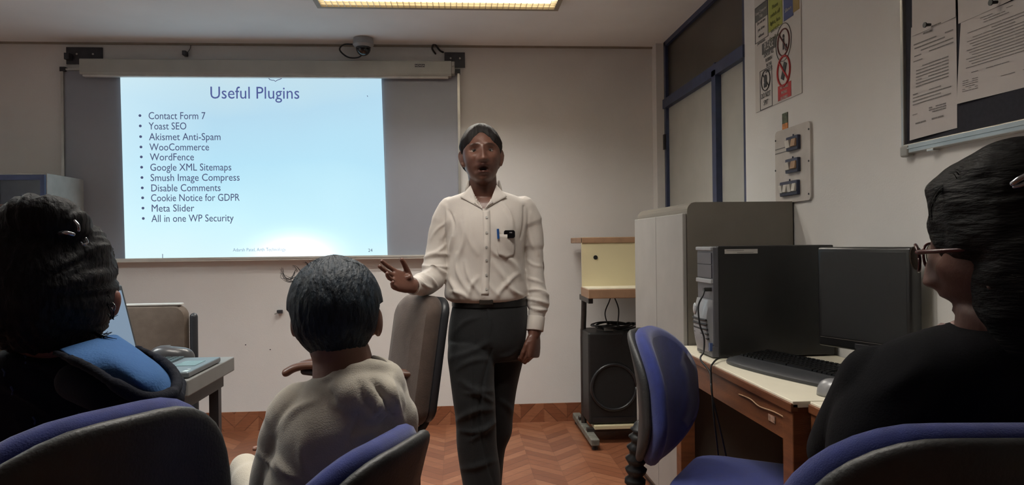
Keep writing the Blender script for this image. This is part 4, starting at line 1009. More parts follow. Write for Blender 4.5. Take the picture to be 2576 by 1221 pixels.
def skin_cols(M, base_lip=(.62, .42, .42), brows=True, extra=None):
    Mi = np.array(M.inverted())
    def f(co):
        h = np.hstack([co, np.ones((len(co), 1))])@Mi.T; x, y, z = h[:, 0], h[:, 1], h[:, 2]
        c = np.ones((len(co), 3)); fr = (y > .03)
        lip = np.clip(1.6*np.exp(-(x/.021)**4-((z+.071)/.0165)**4), 0, 1)*fr; c *= 1-lip[:, None]*(1-np.array(base_lip))
        ins = np.exp(-(x/.014)**4-((z+.0705)/.006)**4)*fr; c *= 1-ins[:, None]*.85
        if brows:
            b_ = np.exp(-((np.abs(x)-.031)/.018)**4-((z-.019-.004*(1-((np.abs(x)-.031)/.018)**2))/.0042)**2)*fr; c *= 1-b_[:, None]*.75
            lidr = np.exp(-((np.abs(x)-.031)/.016)**2-((z-.002)/.010)**2)*fr; c *= 1-lidr[:, None]*.25
        st = np.exp(-((z+.085)/.03)**2)*fr*.14; c *= 1-st[:, None]
        return c
    return f
def surface_fn(objs):
    """ray from the camera through a seen point onto meshes -> point and normal"""
    T_ = []
    for o in objs:
        W_m = Matrix.Translation(sum((Vector(p.location) for p in [o]+([o.parent] if o.parent else [])), Vector()))
        T_.append(BVHTree.FromPolygons([W_m @ v.co for v in o.data.vertices], [p.vertices[:] for p in o.data.polygons]))
    def f(px, py, off=0.0):
        d = (at(px, py, 3.0)-Vector((0, 0, CAMZ))).normalized(); best = None
        for t in T_:
            h = t.ray_cast(Vector((0, 0, CAMZ)), d)
            if h[0] is not None and (best is None or h[3] < best[2]): best = (h[0], h[1], h[3])
        if best is None: return at(px, py, 2.78)
        n = best[1] if best[1].dot(d) < 0 else -best[1]
        return best[0]+n*off
    return f
def ribbon(mb, sf, path, width, off, thick=.0012, n=6):
    """strip lying on a surface along a seen path"""
    pts = bez([Vector((a, b, 0)) for a, b in path], n); r1 = []; 
    for i, p in enumerate(pts):
        t = (pts[min(i+1, len(pts)-1)]-pts[max(i-1, 0)]).normalized(); q_ = Vector((-t.y, t.x))*width/2
        a = sf(p.x+q_.x, p.y+q_.y, off); b = sf(p.x-q_.x, p.y-q_.y, off); a2 = sf(p.x+q_.x, p.y+q_.y, off+thick); b2 = sf(p.x-q_.x, p.y-q_.y, off+thick)
        r1.append([a, b, b2, a2])
    mb.rings(r1); return mb

# ---------------------------------------------------------------- the standing man
M_SKIN1 = mat('skin_brown', (102, 68, 56), .38, .05, 14, .06, 220, attr='Col', spec=.5)
M_SHIRT = mat('shirt_white', (202, 194, 186), .75, .015, 6, .08, 320, sheen=.2)
M_TROU = mat('trousers_black', (10, 12, 15), .85, .08, 10, .15, 300, sheen=.1)
M_HAIR1 = mat('hair_dark_brown', (22, 16, 15), .6, .2, 30, .3, 60, stretch=(6, 6, .6), spec=.25)
PY = 2.87
man = empty('person', (at(1215, 700, PY).x, PY, 0), 'person standing by the board in white shirt and black trousers, right hand held out', 'person')
HM = frame(at(1211, 394, PY-.03), (.02, -1, .20), (-.03, 0, 1), 1.0)
mb = MB(); add_head(mb, HM, mouth_open=.45)
mb.tube([HM @ Vector((0, -.025, -.06)), at(1216, 470, PY), at(1217, 505, PY+.01), at(1218, 545, PY+.01)], [.055, .053, .056, .07], 24)
px_rings(mb, [(500, 1180, 1255, PY, .05), (520, 1140, 1305, PY, .07), (560, 1140, 1318, PY, .085), (650, 1142, 1308, PY, .09), (740, 1146, 1310, PY, .09), (830, 1142, 1312, PY, .09), (870, 1150, 1310, PY, .08)])
A = [at(1134, 535, PY+.01), at(1106, 605, PY+.01), at(1091, 696, PY-.02)]; WR = at(1036, 720, PY-.21)
mb.tube(bez(A, 5)[:-1]+bez([A[-1], (A[-1]+WR)/2+Vector((0, 0, .002)), WR], 5), [.030]*10+[.025]*5+[.021]*5+[.021], 16)
B_ = [at(1320, 535, PY+.01), at(1342, 640, PY+.02), at(1350, 720, PY+.01), at(1349, 790, PY-.03), at(1344, 842, PY-.05)]
mb.tube(bez(B_, 5), [.036]*8+[.032]*6+[.027]*6+[.024], 16)
d_ = (at(952, 686, PY-.30)-WR).normalized(); t_ = Vector((.10, .45, .85)); t_ = (t_-d_*t_.dot(d_)).normalized()
HMd = Matrix.Translation(WR) @ Matrix((t_, d_, t_.cross(d_))).transposed().to_4x4()
add_hand(mb, HMd, 1, spread=.11, thumb=(.72, .35), s=.97, curls=((.05, .10, .08), (.12, .15, .1), (.35, .30, .2), (.45, .4, .3)))
WL2 = B_[-1]; d_ = Vector((-.06, -.10, -1)).normalized(); t_ = Vector((-.60, -.80, 0)); t_ = (t_-d_*t_.dot(d_)).normalized()
HM2 = Matrix.Translation(WL2) @ Matrix((t_, d_, t_.cross(d_))).transposed().to_4x4()
add_hand(mb, HM2, -1, spread=.0, thumb=(.45, .5), s=.97, curls=((.75, 1.2, .8), (.8, 1.25, .8), (.85, 1.25, .8), (.9, 1.2, .8)))
legL = [(860, 1150, 1236, 2.83, .06), (1000, 1156, 1232, 2.80, .055), (1120, 1166, 1236, 2.79, .05), (1250, 1180, 1242, 2.80, .045), (1385, 1190, 1232, 2.82, .036)]
legR = [(860, 1234, 1300, 2.90, .05), (1000, 1236, 1280, 2.93, .045), (1120, 1228, 1258, 2.955, .040), (1250, 1224, 1250, 2.97, .036), (1375, 1226, 1252, 2.99, .034)]
px_rings(mb, legL, 24); px_rings(mb, legR, 24)
body = mb.remesh('body', M_SKIN1, .0034, man, 2, None, skin_cols(HM))
# eyes
def eyes(HMx, par, look=(0, 0), open_=.6, r=.0118, yy=.0600, lid=None):
    for s_ in (-1, 1):
        c = HMx @ Vector((s_*.031, yy, .001)); e = MB().sph(c, r, 20).build('eye', mat('eye_white', (128, 116, 110), .2), par, True)
        f = (HMx.to_3x3() @ Vector((look[0], 1, look[1]))).normalized()
        MB().sph(c+f*(r-.0036), (.0052, .0052, .0052), 14).build('iris', mat('iris_dark', (16, 11, 10), .12), e, True)
        # lids
        up_ = HMx.to_3x3() @ Vector((0, 0, 1)); sd = HMx.to_3x3() @ Vector((1, 0, 0)); f0 = HMx.to_3x3() @ Vector((0, 1, 0))
        mb_ = MB()
        for sg, ang_ in ((1, .30), (-1, .42)):
            rg = []
            for k in range(6):
                th = ang_+k*(1.5-ang_)/5
                rg.append([c+sd*(math.sin(ph)*math.cos(th)*(r+.0016)*1.12)+f0*(math.cos(ph)*math.cos(th)*(r+.0016))+up_*(sg*math.sin(th)*(r+.0016)) for ph in [-1.4+2.8*i/14 for i in range(15)]])
            mb_.rings(rg, cap=False, closed=False)
        mb_.build('eyelids', lid, par, True)
eyes(HM, man, (.15, .02), lid=mat('skin_lid', (70, 46, 40), .5))
# hair: thick on the crown, short at the temples, hairline high on the forehead
def th1(dx, dy, dz):
    line = .52+.10*math.cos(dx*6)-.9*max(0, abs(dx)-.42)      # height of the hairline in front
    if dy > .05: e = (dz-line)*4.0 if dy > .25 else (dz-(line*(dy-.05)/.2+(-.05)*(1-(dy-.05)/.2)))*4
    else: e = (dz+.42+.2*max(0, dy+.6))*3.0
    if abs(dx) > .75 and dy > -.35: e = min(e, (dz-.02)*3+.0*dy)
    return max(-.012, min(1, e)*.014) if e > 0 else -.010
hair_shell('hair', HM, th1, M_HAIR1, man, .0022, 60, 2)
# shirt
mb = MB()
px_rings(mb, [(474, 1186, 1248, PY+.01, .060), (486, 1160, 1274, PY+.012, .072), (499, 1126, 1310, PY+.014, .084), (520, 1116, 1330, PY+.012, .098), (560, 1120, 1327, PY, .112), (610, 1124, 1320, PY-.002, .118), (660, 1126, 1318, PY, .116), (705, 1122, 1322, PY, .118), (738, 1118, 1325, PY, .124), (752, 1124, 1323, PY, .120), (762, 1144, 1316, PY, .100)], 48, 2.25)
mb.tube(bez([at(1134, 526, PY+.012), at(1112, 570, PY+.01), at(1102, 620, PY+.01), at(1094, 670, PY-.005), at(1090, 702, PY-.03)], 5), [.050]*5+[.046]*5+[.045]*5+[.048]*5+[.046], 22, flat=1.0)
mb.tube(bez([at(1090, 700, PY-.02), at(1074, 712, PY-.08), at(1056, 716, PY-.14)], 5), [.047]*4+[.047]*3+[.044]*3+[.038], 22)
mb.tube([at(1064, 716, PY-.11), at(1056, 717, PY-.14), at(1043, 719, PY-.175)], [.036, .034, .031], 22)
mb.tube(bez([at(1316, 524, PY+.014), at(1336, 570, PY+.018), at(1342, 630, PY+.02), at(1344, 690, PY+.01), at(1353, 745, PY-.008), at(1353, 775, PY-.02)], 5), [.050]*5+[.044]*5+[.038]*5+[.038]*5+[.044]*5+[.038], 22)
mb.tube(bez([at(1353, 775, PY-.02), at(1349, 797, PY-.035), at(1346, 830, PY-.045)], 4), [.038]*2+[.034]*2+[.031]*5, 22, round_ends=False)
FS = [(1122, 520, 1112, 600, 5, .006), (1140, 545, 1128, 640, 5, .006), (1128, 530, 1142, 590, 3, -.006), (1318, 520, 1310, 600, 3, -.007), (1332, 540, 1352, 640, 6, .004),
      (1060, 655, 1128, 640, 5, .007), (1058, 668, 1125, 690, 5, .008), (1066, 690, 1128, 672, 3.5, .006), (1075, 640, 1120, 615, 4, .005), (1050, 700, 1085, 725, 4, .007), (1060, 690, 1100, 722, 4, .006), (1085, 600, 1125, 560, 4, .004),
      (1330, 730, 1378, 742, 5, .007), (1328, 752, 1380, 765, 4, .006), (1332, 772, 1374, 780, 4, .006), (1328, 700, 1362, 712, 4, .004), (1326, 655, 1364, 670, 4, .003),
      (1150, 640, 1180, 735, 6, .005), (1170, 660, 1215, 745, 6, .005), (1130, 700, 1160, 750, 6, .007), (1200, 700, 1180, 750, 6, .005), (1260, 640, 1310, 700, 7, .005), (1240, 660, 1300, 745, 7, .005), (1300, 690, 1250, 745, 6, .005), (1240, 560, 1300, 640, 8, .003), (1170, 530, 1200, 640, 7, .004), (1260, 510, 1290, 575, 5, .005), (1160, 560, 1150, 650, 6, .004), (1232, 610, 1260, 650, 5, .004), (1225, 700, 1255, 745, 5, .004), (1275, 720, 1315, 745, 5, .005), (1135, 735, 1175, 748, 5, .006)]
def shirt_fn(co, no): return folds(co, no, FS, 1, .0018, 18)
shirt = mb.remesh('shirt', M_SHIRT, .0045, man, 3, shirt_fn)
def cut(o, test):
    bm = bmesh.new(); bm.from_mesh(o.data); off = Vector(o.location)+(Vector(o.parent.location) if o.parent else Vector())
    co = np.array([(v.co+off)[:] for v in bm.verts]); X, Y = project(co); k = test(co, X, Y); bm.verts.ensure_lookup_table()
    bmesh.ops.delete(bm, geom=[bm.verts[i] for i in np.nonzero(k)[0]], context='VERTS'); bm.to_mesh(o.data); bm.free()
    for p in o.data.polygons: p.use_smooth = True
def vneck(co, X, Y):
    a = (Y < 526)&(co[:, 1] < PY-.0)&(np.abs(X-1217.5) < (526-Y)*.62+0)&(Y < 526)
    return a | ((Y < 472)) & (np.abs(X-1217) < 60)
cut(shirt, vneck)
sf = surface_fn([shirt])
def patch(name, P4, m, par, th=.002, n=8):
    """curved flap from four corner points"""
    mb = MB(); A_, B2, C2, D2 = [Vector(p) for p in P4]; rows = []
    nrm = (B2-A_).cross(D2-A_).normalized()
    V0 = []
    for k, o_ in enumerate((0, th)):
        V0.append([[mb.b.verts.new((A_*(1-u)+B2*u)*(1-v)+(D2*(1-u)+C2*u)*v+nrm*(o_+.004*math.sin(u*math.pi)*math.sin(v*math.pi))) for u in [i/n for i in range(n+1)]] for v in [i/n for i in range(n+1)]])
    for k in range(2):
        for i in range(n):
            for j in range(n): mb.b.faces.new((V0[k][i][j], V0[k][i][j+1], V0[k][i+1][j+1], V0[k][i+1][j]))
    for i in range(n):
        for s_ in (0, n):
            mb.b.faces.new((V0[0][i][s_], V0[0][i+1][s_], V0[1][i+1][s_], V0[1][i][s_])); mb.b.faces.new((V0[0][s_][i], V0[0][s_][i+1], V0[1][s_][i+1], V0[1][s_][i]))
    return mb.build(name, m, par, True)
M_COLL = mat('collar_white', (206, 198, 190), .7, .01, 8, .05, 300)
for side in (-1, 1):
    g = lambda a, b: 1217.5+side*(a-1217.5) if side > 0 else 1217.5-(a-1217.5)
    mx = lambda x_: x_ if side > 0 else 2*1216.5-x_
    nk = at(mx(1249), 466, PY-.035); fb = sf(mx(1219), 528, .006); tip = sf(mx(1273), 499, .010); mid = at(mx(1236), 500, PY-.085)
    patch('collar_flap', [nk, mid.lerp(fb, .0), fb, tip], M_COLL, shirt)
    patch('collar_flap', [mid, sf(mx(1224), 522, .006), fb, sf(mx(1240), 513, .009)], M_COLL, shirt)
# collar stand round the back of the neck
rg = []
for k in range(25):
    a_ = -.35+(math.pi+.70)*k/24; c = at(1216.5, 470, PY+.0); rx, ry = .060, .058
    o_ = Vector((c.x+rx*math.cos(a_), PY+.0+ry*math.sin(a_), 0)); zt_ = at(1216, 456, PY).z-.002*math.sin(a_); zb2 = at(1216, 482, PY).z
    o2 = Vector((c.x+(rx+.004)*math.cos(a_), PY+(ry+.004)*math.sin(a_), 0))
    rg.append([Vector((o_.x, o_.y, zb2)), Vector((o_.x, o_.y, zt_)), Vector((o2.x+0, o2.y, zt_+.001)), Vector((o2.x+.010*math.cos(a_), o2.y+.008*math.sin(a_), zb2))])
MB().rings(rg).build('collar_band', M_COLL, shirt, True)
ribbon(MB(), sf, [(1223, 530), (1225, 600), (1223, 660), (1220, 742)], 19, .0006, .0016, 10).build('placket', M_COLL, shirt, True)
for y in (548, 586, 622, 655, 692, 728):
    p = sf(1224, y, .0022); q2 = sf(1224, y, .005); MB().cyl(p, q2, .0048, seg=14).build('button', mat('button_pearl', (168, 165, 160), .3), shirt)
# pocket with pen and phone
O = [(1249, 590), (1295, 592), (1294, 650), (1272, 658), (1251, 648)]
mb = MB(); rr_ = []
for i in range(9):
    v = i/8; row0 = []; row1 = []
    for j in range(9):
        u = j/8; px_ = 1250+45*u-(0 if v < .8 else (u-.5)*8*(v-.8)/.2); py_ = 590+2*u+v*(52+8*(1-abs(2*u-1)))
        row0.append(sf(px_, py_, .0005)); row1.append(sf(px_, py_, .0030+.004*math.sin(u*math.pi)*(1-v)))
    rr_.append(row0+row1[::-1])
mb.rings(rr_); pk = mb.build('pocket', M_SHIRT, shirt, True)
p0 = sf(1253, 601, .008); p1 = sf(1252, 577, .010)
pen = MB().cyl(p0, p1, .0045, seg=12).build('pen', mat('pen_blue', (36, 84, 150), .35)); tag(pen, 'blue pen clipped in the chest pocket of the standing man', 'pen')
c = sf(1279, 588, .008); ph_ = empty('mobile_phone', c, 'black glossy phone poking out of the white shirt pocket', 'phone')
mm = Matrix.Translation(c) @ Matrix.Rotation(-.12, 4, 'X')
prism(MB(), rrect(.042, .030, .008), -.003, .003, lambda u, v, d: mm @ Vector((u, d, v-.003))).build('phone_body', mat('phone_black', (10, 10, 12), .1, coat=.5), ph_)
MB().box(mm @ Vector((.0, -.0042, .001)), mm @ Vector((.010, -.0034, .005))).build('camera_strip', M_SILV, ph_)
# cuffs
for (a, b, r0, r1) in ((at(1058, 717, PY-.135), at(1037, 720, PY-.185), .0355, .0325), (at(1349, 797, PY-.032), at(1345.5, 833, PY-.046), .0335, .0325)):
    d = (b-a); u = d.cross(Vector((0, 1, 0))).normalized(); v = d.cross(u).normalized()
    rg = [[a.lerp(b, t)+u*(rr*math.cos(w_))+v*(rr*math.sin(w_)) for w_ in [2*math.pi*i/28 for i in range(28)]] for t, rr in ((0, r0), (.06, r0+.001), (.95, r1+.001), (1, r1), (1, r1-.0025), (.3, r1-.003))]
    MB().rings(rg, cap=False).build('cuff', M_COLL, shirt, True)
# trousers
mb = MB()
px_rings(mb, [(755, 1143, 1321, PY, .104), (775, 1137, 1326, PY, .110), (820, 1129, 1326, PY, .118), (865, 1127, 1320, PY, .116), (905, 1132, 1310, PY, .09)], 44, 2.3)
px_rings(mb, [(860, 1128, 1236, 2.84, .085), (900, 1126, 1242, 2.82, .090), (950, 1132, 1243, 2.81, .086), (1000, 1139, 1245, 2.80, .082), (1060, 1146, 1248, 2.80, .076), (1120, 1149, 1250, 2.80, .072), (1180, 1157, 1257, 2.80, .070), (1221, 1164, 1260, 2.80, .068), (1300, 1176, 1262, 2.81, .066), (1390, 1180, 1260, 2.83, .066)], 36, 2.2)
px_rings(mb, [(860, 1222, 1321, 2.90, .085), (900, 1226, 1317, 2.91, .086), (950, 1224, 1306, 2.92, .082), (1000, 1222, 1296, 2.93, .078), (1045, 1222, 1290, 2.94, .074), (1090, 1220, 1287, 2.95, .070), (1130, 1220, 1271, 2.96, .066), (1180, 1216, 1265, 2.96, .064), (1221, 1212, 1262, 2.97, .062), (1300, 1212, 1262, 2.98, .062), (1370, 1214, 1262, 3.0, .062)], 36, 2.2)
FT = [(1140, 900, 1230, 860, 8, .006), (1150, 930, 1225, 905, 7, .005), (1160, 960, 1235, 985, 8, .007), (1170, 990, 1236, 1010, 6, .006), (1150, 1060, 1235, 1030, 8, .007), (1160, 1085, 1240, 1065, 6, .006), (1180, 1110, 1245, 1060, 7, .005), (1236, 880, 1244, 1221, 4, -.006), (1190, 840, 1200, 1221, 3, .004), (1150, 830, 1200, 800, 7, .004), (1225, 770, 1230, 850, 3, .004), (1260, 900, 1300, 880, 7, .004), (1250, 1000, 1290, 1040, 8, .004), (1165, 1180, 1240, 1160, 8, .005)]
mb.remesh('trousers', M_TROU, .0055, man, 3, lambda co, no: folds(co, no, FT, 4, .0015, 12))
# belt + buckle
rg = []
for k in range(49):
    a_ = 2*math.pi*k/48
    c0 = at(1231, 758, PY); hw_ = (at(1324, 758, PY).x-at(1139, 758, PY).x)/2
    def E_(r_, z): return Vector((c0.x+(hw_+r_)*math.copysign(abs(math.cos(a_))**.87, math.cos(a_)), PY+(.110+r_)*math.copysign(abs(math.sin(a_))**.87, math.sin(a_)), z))
    rg.append([E_(-.003, c0.z-.016), E_(.003, c0.z-.016), E_(.003, c0.z+.018), E_(-.003, c0.z+.018)])
MB().rings(rg, cap=False).build('belt', mat('belt_black', (20, 18, 18), .35), man, 'auto')
bc = at(1223, 756, PY-.118)
MB().box((bc.x-.026, PY-.122, bc.z-.017), (bc.x+.026, PY-.114, bc.z+.017), bev=.003).build('belt_buckle', mat('buckle_dull', (74, 68, 62), .3, metal=.7), man)
for sx, yy in ((at(1218, 1390, 2.83).x, 2.80), (at(1240, 1370, 3.0).x, 2.97)):
    mb = MB(); mb.sph((sx, yy+.03, .05), (.045, .07, .05), 20).sph((sx, yy-.09, .035), (.046, .10, .034), 20).box((sx-.042, yy-.17, 0), (sx+.042, yy+.09, .02), bev=.008)
    mb.remesh('shoe', mat('shoe_black', (18, 17, 17), .3), .005, man, 4)
#PART4
def strands(name, paths, r, m, parent):
    """fine stray hairs as thin curved tubes"""
    mb = MB()
    for p in paths:
        b_ = bez(p, 5); n = len(b_); mb.tube(b_, [r*(1-.7*i/n) for i in range(n)], 5)
    o = mb.build(name, m, parent, True); o['kind'] = 'stuff'; return o
M_SKIN2 = mat('skin_tan', (128, 92, 78), .5, .05, 14, .06, 220, attr='Col')
M_HAIRB = mat('hair_black', (20, 21, 25), .40, .25, 40, .7, 40, stretch=(5, 5, 1), spec=.5)
def legs_sit(mb, hip, facing, r=.07, zs=.50, sp=.10, foot=None, k=1.0):
    F_ = Vector((math.cos(facing), math.sin(facing), 0)); S_ = Vector((-F_.y, F_.x, 0)); H_ = Vector((hip[0], hip[1], zs+.04))
    for s_ in (-1, 1):
        a = H_+S_*s_*.085; kn = H_+F_*.42*k+S_*s_*sp+Vector((0, 0, .01)); an = H_+F_*.36*k+S_*s_*sp; an.z = .08
        mb.tube(bez([a, a.lerp(kn, .5), kn], 5), [r*1.15]*5+[r*.95]*6, 18); mb.tube(bez([kn, kn.lerp(an, .4), an], 5), [r*.78]*5+[r*.55]*6, 16)
def shoes_sit(par, hip, facing, m, zs=.5, sp=.10, k=1.0):
    F_ = Vector((math.cos(facing), math.sin(facing), 0)); S_ = Vector((-F_.y, F_.x, 0)); H_ = Vector((hip[0], hip[1], 0))
    for s_ in (-1, 1):
        c = H_+F_*.36*k+S_*s_*sp; mb = MB(); R3 = Matrix.Rotation(facing-math.pi/2, 3, 'Z')
        mb.sph(c+F_*.08+Vector((0, 0, .035)), (.042, .11, .034), 18, R3).sph(c+Vector((0, 0, .05)), (.040, .06, .05), 18, R3)
        mb.remesh('shoe', m, .006, par, 4, lambda co, no: np.column_stack([co[:, 0], co[:, 1], np.maximum(co[:, 2], .001)]))

# ---------------------------------------------------------------- young man in the middle, seen from behind
BY = 1.52
boy = empty('person', (-.30, 1.50, 0), 'seated young man with short dark hair and beige hoodie, seen from behind in the middle', 'person')
BM = frame(at(846, 804, BY), (-.12, 1, .02), (-.05, .0, 1), .95)
mb = MB(); add_head(mb, BM, mouth_open=0)
mb.tube([BM @ Vector((0, -.02, -.06)), at(858, 890, BY-.01), at(868, 950, BY-.02), at(872, 1010, BY-.03)], [.056, .058, .064, .085], 22)
mb.sph(at(951, 812, BY), (.010, .020, .030), 16).sph(at(741, 818, BY), (.008, .018, .026), 16)
hipB = at(800, 1440, 1.50); hipB = Vector((-.36, 1.46, .54))
px_rings(mb, [(985, 790, 960, 1.50, .07), (1040, 730, 1000, 1.50, .09), (1120, 710, 980, 1.50, .10), (1221, 700, 940, 1.50, .10), (1330, 700, 900, 1.48, .10), (1430, 700, 880, 1.46, .11)], 30)
aL_ = [at(750, 1050, 1.50), at(700, 1170, 1.56), at(678, 1265, 1.62)]; wL_ = at(618, 1195, 1.78)
mb.tube(bez(aL_, 5), .038, 14); mb.tube(bez([aL_[-1], aL_[-1].lerp(wL_, .5), wL_], 5), [.035]*5+[.027]*6, 14)
dd = (Vector((.25, .9, -.15))).normalized(); tt = Vector((.3, .1, 1)); tt = (tt-dd*tt.dot(dd)).normalized()
add_hand(mb, Matrix.Translation(wL_) @ Matrix((tt, dd, tt.cross(dd))).transposed().to_4x4(), -1, curl=(.5, .6, .4), s=.95)
aR_ = [at(985, 1060, 1.48), Vector((-.16, 1.56, .70)), Vector((-.20, 1.70, .64))]; wR_ = Vector((-.38, 1.84, .66))
mb.tube(bez([aR_[0], aR_[1], aR_[2], wR_], 6), [.036]*12+[.027]*7, 14)
dd = (Vector((-.8, .5, -.05))).normalized(); tt = Vector((0, .2, 1)); tt = (tt-dd*tt.dot(dd)).normalized()
add_hand(mb, Matrix.Translation(wR_) @ Matrix((tt, dd, tt.cross(dd))).transposed().to_4x4(), 1, curl=(.5, .6, .4), s=.95)
fB_ = math.radians(125)
legs_sit(mb, hipB, fB_, .060, .50)
mb.remesh('body', M_SKIN2, .0042, boy, 2, None, skin_cols(BM))
eyes(BM, boy, lid=mat('skin_lid2', (110, 78, 66), .5))
# earring in the right ear + chain
def th2(dx, dy, dz):
    if dy > .15: e = (dz-.45)*4
    else: e = (dz+.74+.06*math.cos(dx*7))*1.6
    if abs(dx) > .62 and dy > -.45 and dz < .2: e = min(e, max(-1, (dz-.10)*2.6-(dy+.30)*3+.5))
    if e <= 0: return -.012
    e = min(1, e); k = max(0, min(1, (dz+.75)/1.1))
    return -.003+min(1, e*1.2)*.007+e*(.004+.014*k*k*(3-2*k))+.016*max(0, abs(dx)-.35)*max(0, dz)
M_HAIRC = mat('hair_projector_tint', (20, 32, 42), .55, .3, 35, .6, 34, stretch=(4, 2, 1.2), spec=.3)  # the projector's bluish light on his hair is put into the colour
hb = hair_shell('hair', BM, th2, M_HAIRC, boy, .0022, 60, 5, scale=(1.05, 1, 1.0))
rnd = random.Random(3); ps_ = []
for k in range(12):
    a0 = at(742+rnd.uniform(-4, 14), 700+rnd.uniform(-22, 12), BY-.02); q_ = rnd.uniform(0, 1)
    ps_.append([a0, at(722+8*q_, 706+rnd.uniform(-8, 4), BY-.03), at(706+rnd.uniform(-3, 6)+5*q_, 694+rnd.uniform(-5, 8), BY-.03), at(702+rnd.uniform(-2, 8)+6*q_, 676+rnd.uniform(-4, 14), BY-.03)])
for k in range(40):
    x_ = rnd.uniform(745, 925); y_ = 655+((x_-840)/95)**2*22
    ps_.append([at(x_, y_+8, BY-.02), at(x_-6+rnd.uniform(-4, 4), y_-2, BY-.03), at(x_-16+rnd.uniform(-6, 8), y_-rnd.uniform(2, 9), BY-.03)])
strands('stray_hair', ps_, .0005, M_HAIRC, boy)
# hoodie
M_HOOD = mat('hoodie_beige', (180, 172, 157), .9, .04, 8, .22, 380, sheen=.3)
mb = MB()
px_rings(mb, [(938, 800, 968, 1.50, .070), (955, 778, 990, 1.50, .088), (980, 758, 1008, 1.50, .105), (1020, 728, 1022, 1.50, .125), (1070, 708, 1030, 1.50, .135), (1130, 698, 1024, 1.51, .140), (1190, 672, 990, 1.52, .140), (1260, 672, 955, 1.52, .145), (1340, 672, 930, 1.51, .145), (1450, 672, 915, 1.49, .15)], 44, 2.3)
mb.tube(bez([at(762, 1038, 1.50), at(728, 1090, 1.52), at(702, 1170, 1.56), at(686, 1262, 1.60)], 5), [.062]*4+[.056]*4+[.052]*4+[.052]*4, 20)
mb.tube(bez([at(680, 1270, 1.62), at(640, 1235, 1.69), at(616, 1180, 1.78)], 5), [.048]*4+[.043]*4+[.036]*3, 20)
mb.tube(bez([at(985, 1055, 1.48), Vector((-.155, 1.56, .70)), Vector((-.20, 1.70, .64)), Vector((-.36, 1.82, .66))], 6), [.055]*6+[.05]*6+[.04]*7, 18)
# hood fallen on the back and round the right shoulder
R0 = Matrix.Identity(3)
mb.sph(at(925, 1000, 1.425), (.075, .060, .055), 24, Matrix.Rotation(.35, 3, 'Y')).sph(at(968, 990, 1.47), (.040, .07, .062), 22, Matrix.Rotation(.25, 3, 'Y')).sph(at(985, 1040, 1.47), (.042, .07, .060), 22)
mb.tube(bez([at(835, 946, 1.45), at(880, 938, 1.42), at(925, 930, 1.425), at(962, 935, 1.45)], 6), [.010]*6+[.016]*6+[.020]*7, 18)
mb.tube(bez([at(948, 912, 1.51), at(975, 925, 1.52), at(992, 960, 1.51), at(1004, 1020, 1.49)], 6), [.014]*6+[.018]*6+[.024]*7, 16)
FB = [(985, 950, 1012, 1060, 9, .008), (940, 960, 985, 1045, 8, -.010), (905, 965, 950, 1050, 8, -.007), (965, 1000, 925, 1060, 8, .006), (1000, 1040, 940, 1095, 8, -.007), (1018, 1085, 930, 1135, 10, .007), (790, 960, 850, 945, 6, .004), (830, 980, 845, 1010, 4, -.004), (700, 1090, 790, 1010, 9, .005), (690, 1150, 760, 1210, 10, .006), (650, 1140, 700, 1200, 8, .006), (880, 1100, 990, 1060, 9, .006), (840, 1160, 900, 1221, 12, .007), (760, 1100, 800, 1221, 14, .004), (900, 1040, 870, 1120, 9, -.005)]
mb.remesh('hoodie', M_HOOD, .006, boy, 4, lambda co, no: folds(co, no, FB, 2, .0035, 9))
# neckline rib + dark lining inside the hood
MB().tube(bez([at(940, 903, 1.50), at(962, 912, 1.50), at(976, 930, 1.50), at(970, 942, 1.47)], 5), .007, 8).build('hood_rim', mat('hoodie_rib', (118, 112, 104), .9, .05, 10), boy, True)
MB().tube(bez([at(936, 912, 1.475), at(952, 925, 1.47), at(962, 940, 1.465), at(940, 948, 1.45)], 5), .006, 8).build('inner_collar', mat('collar_dark', (46, 34, 36), .8), boy, True)
mb = MB()
for k in range(9):
    p = at(912+k*5, 919+k*2.0+.35*k*k, 1.462-.001*k); mb.sph(p, .0036 if k != 3 else .008, 10)
mb.build('bead_chain', mat('bead_dull', (120, 110, 96), .4), boy, True)
mb = MB(); legs_sit(mb, hipB, fB_, .078, .50); mb.sph(hipB+Vector((0, 0, .04)), (.15, .15, .12), 20)
mb.remesh('trousers', mat('jeans_dark', (40, 44, 58), .8, .1, 20), .008, boy, 4)
shoes_sit(boy, hipB, fB_, mat('shoe_grey', (60, 60, 62), .6))

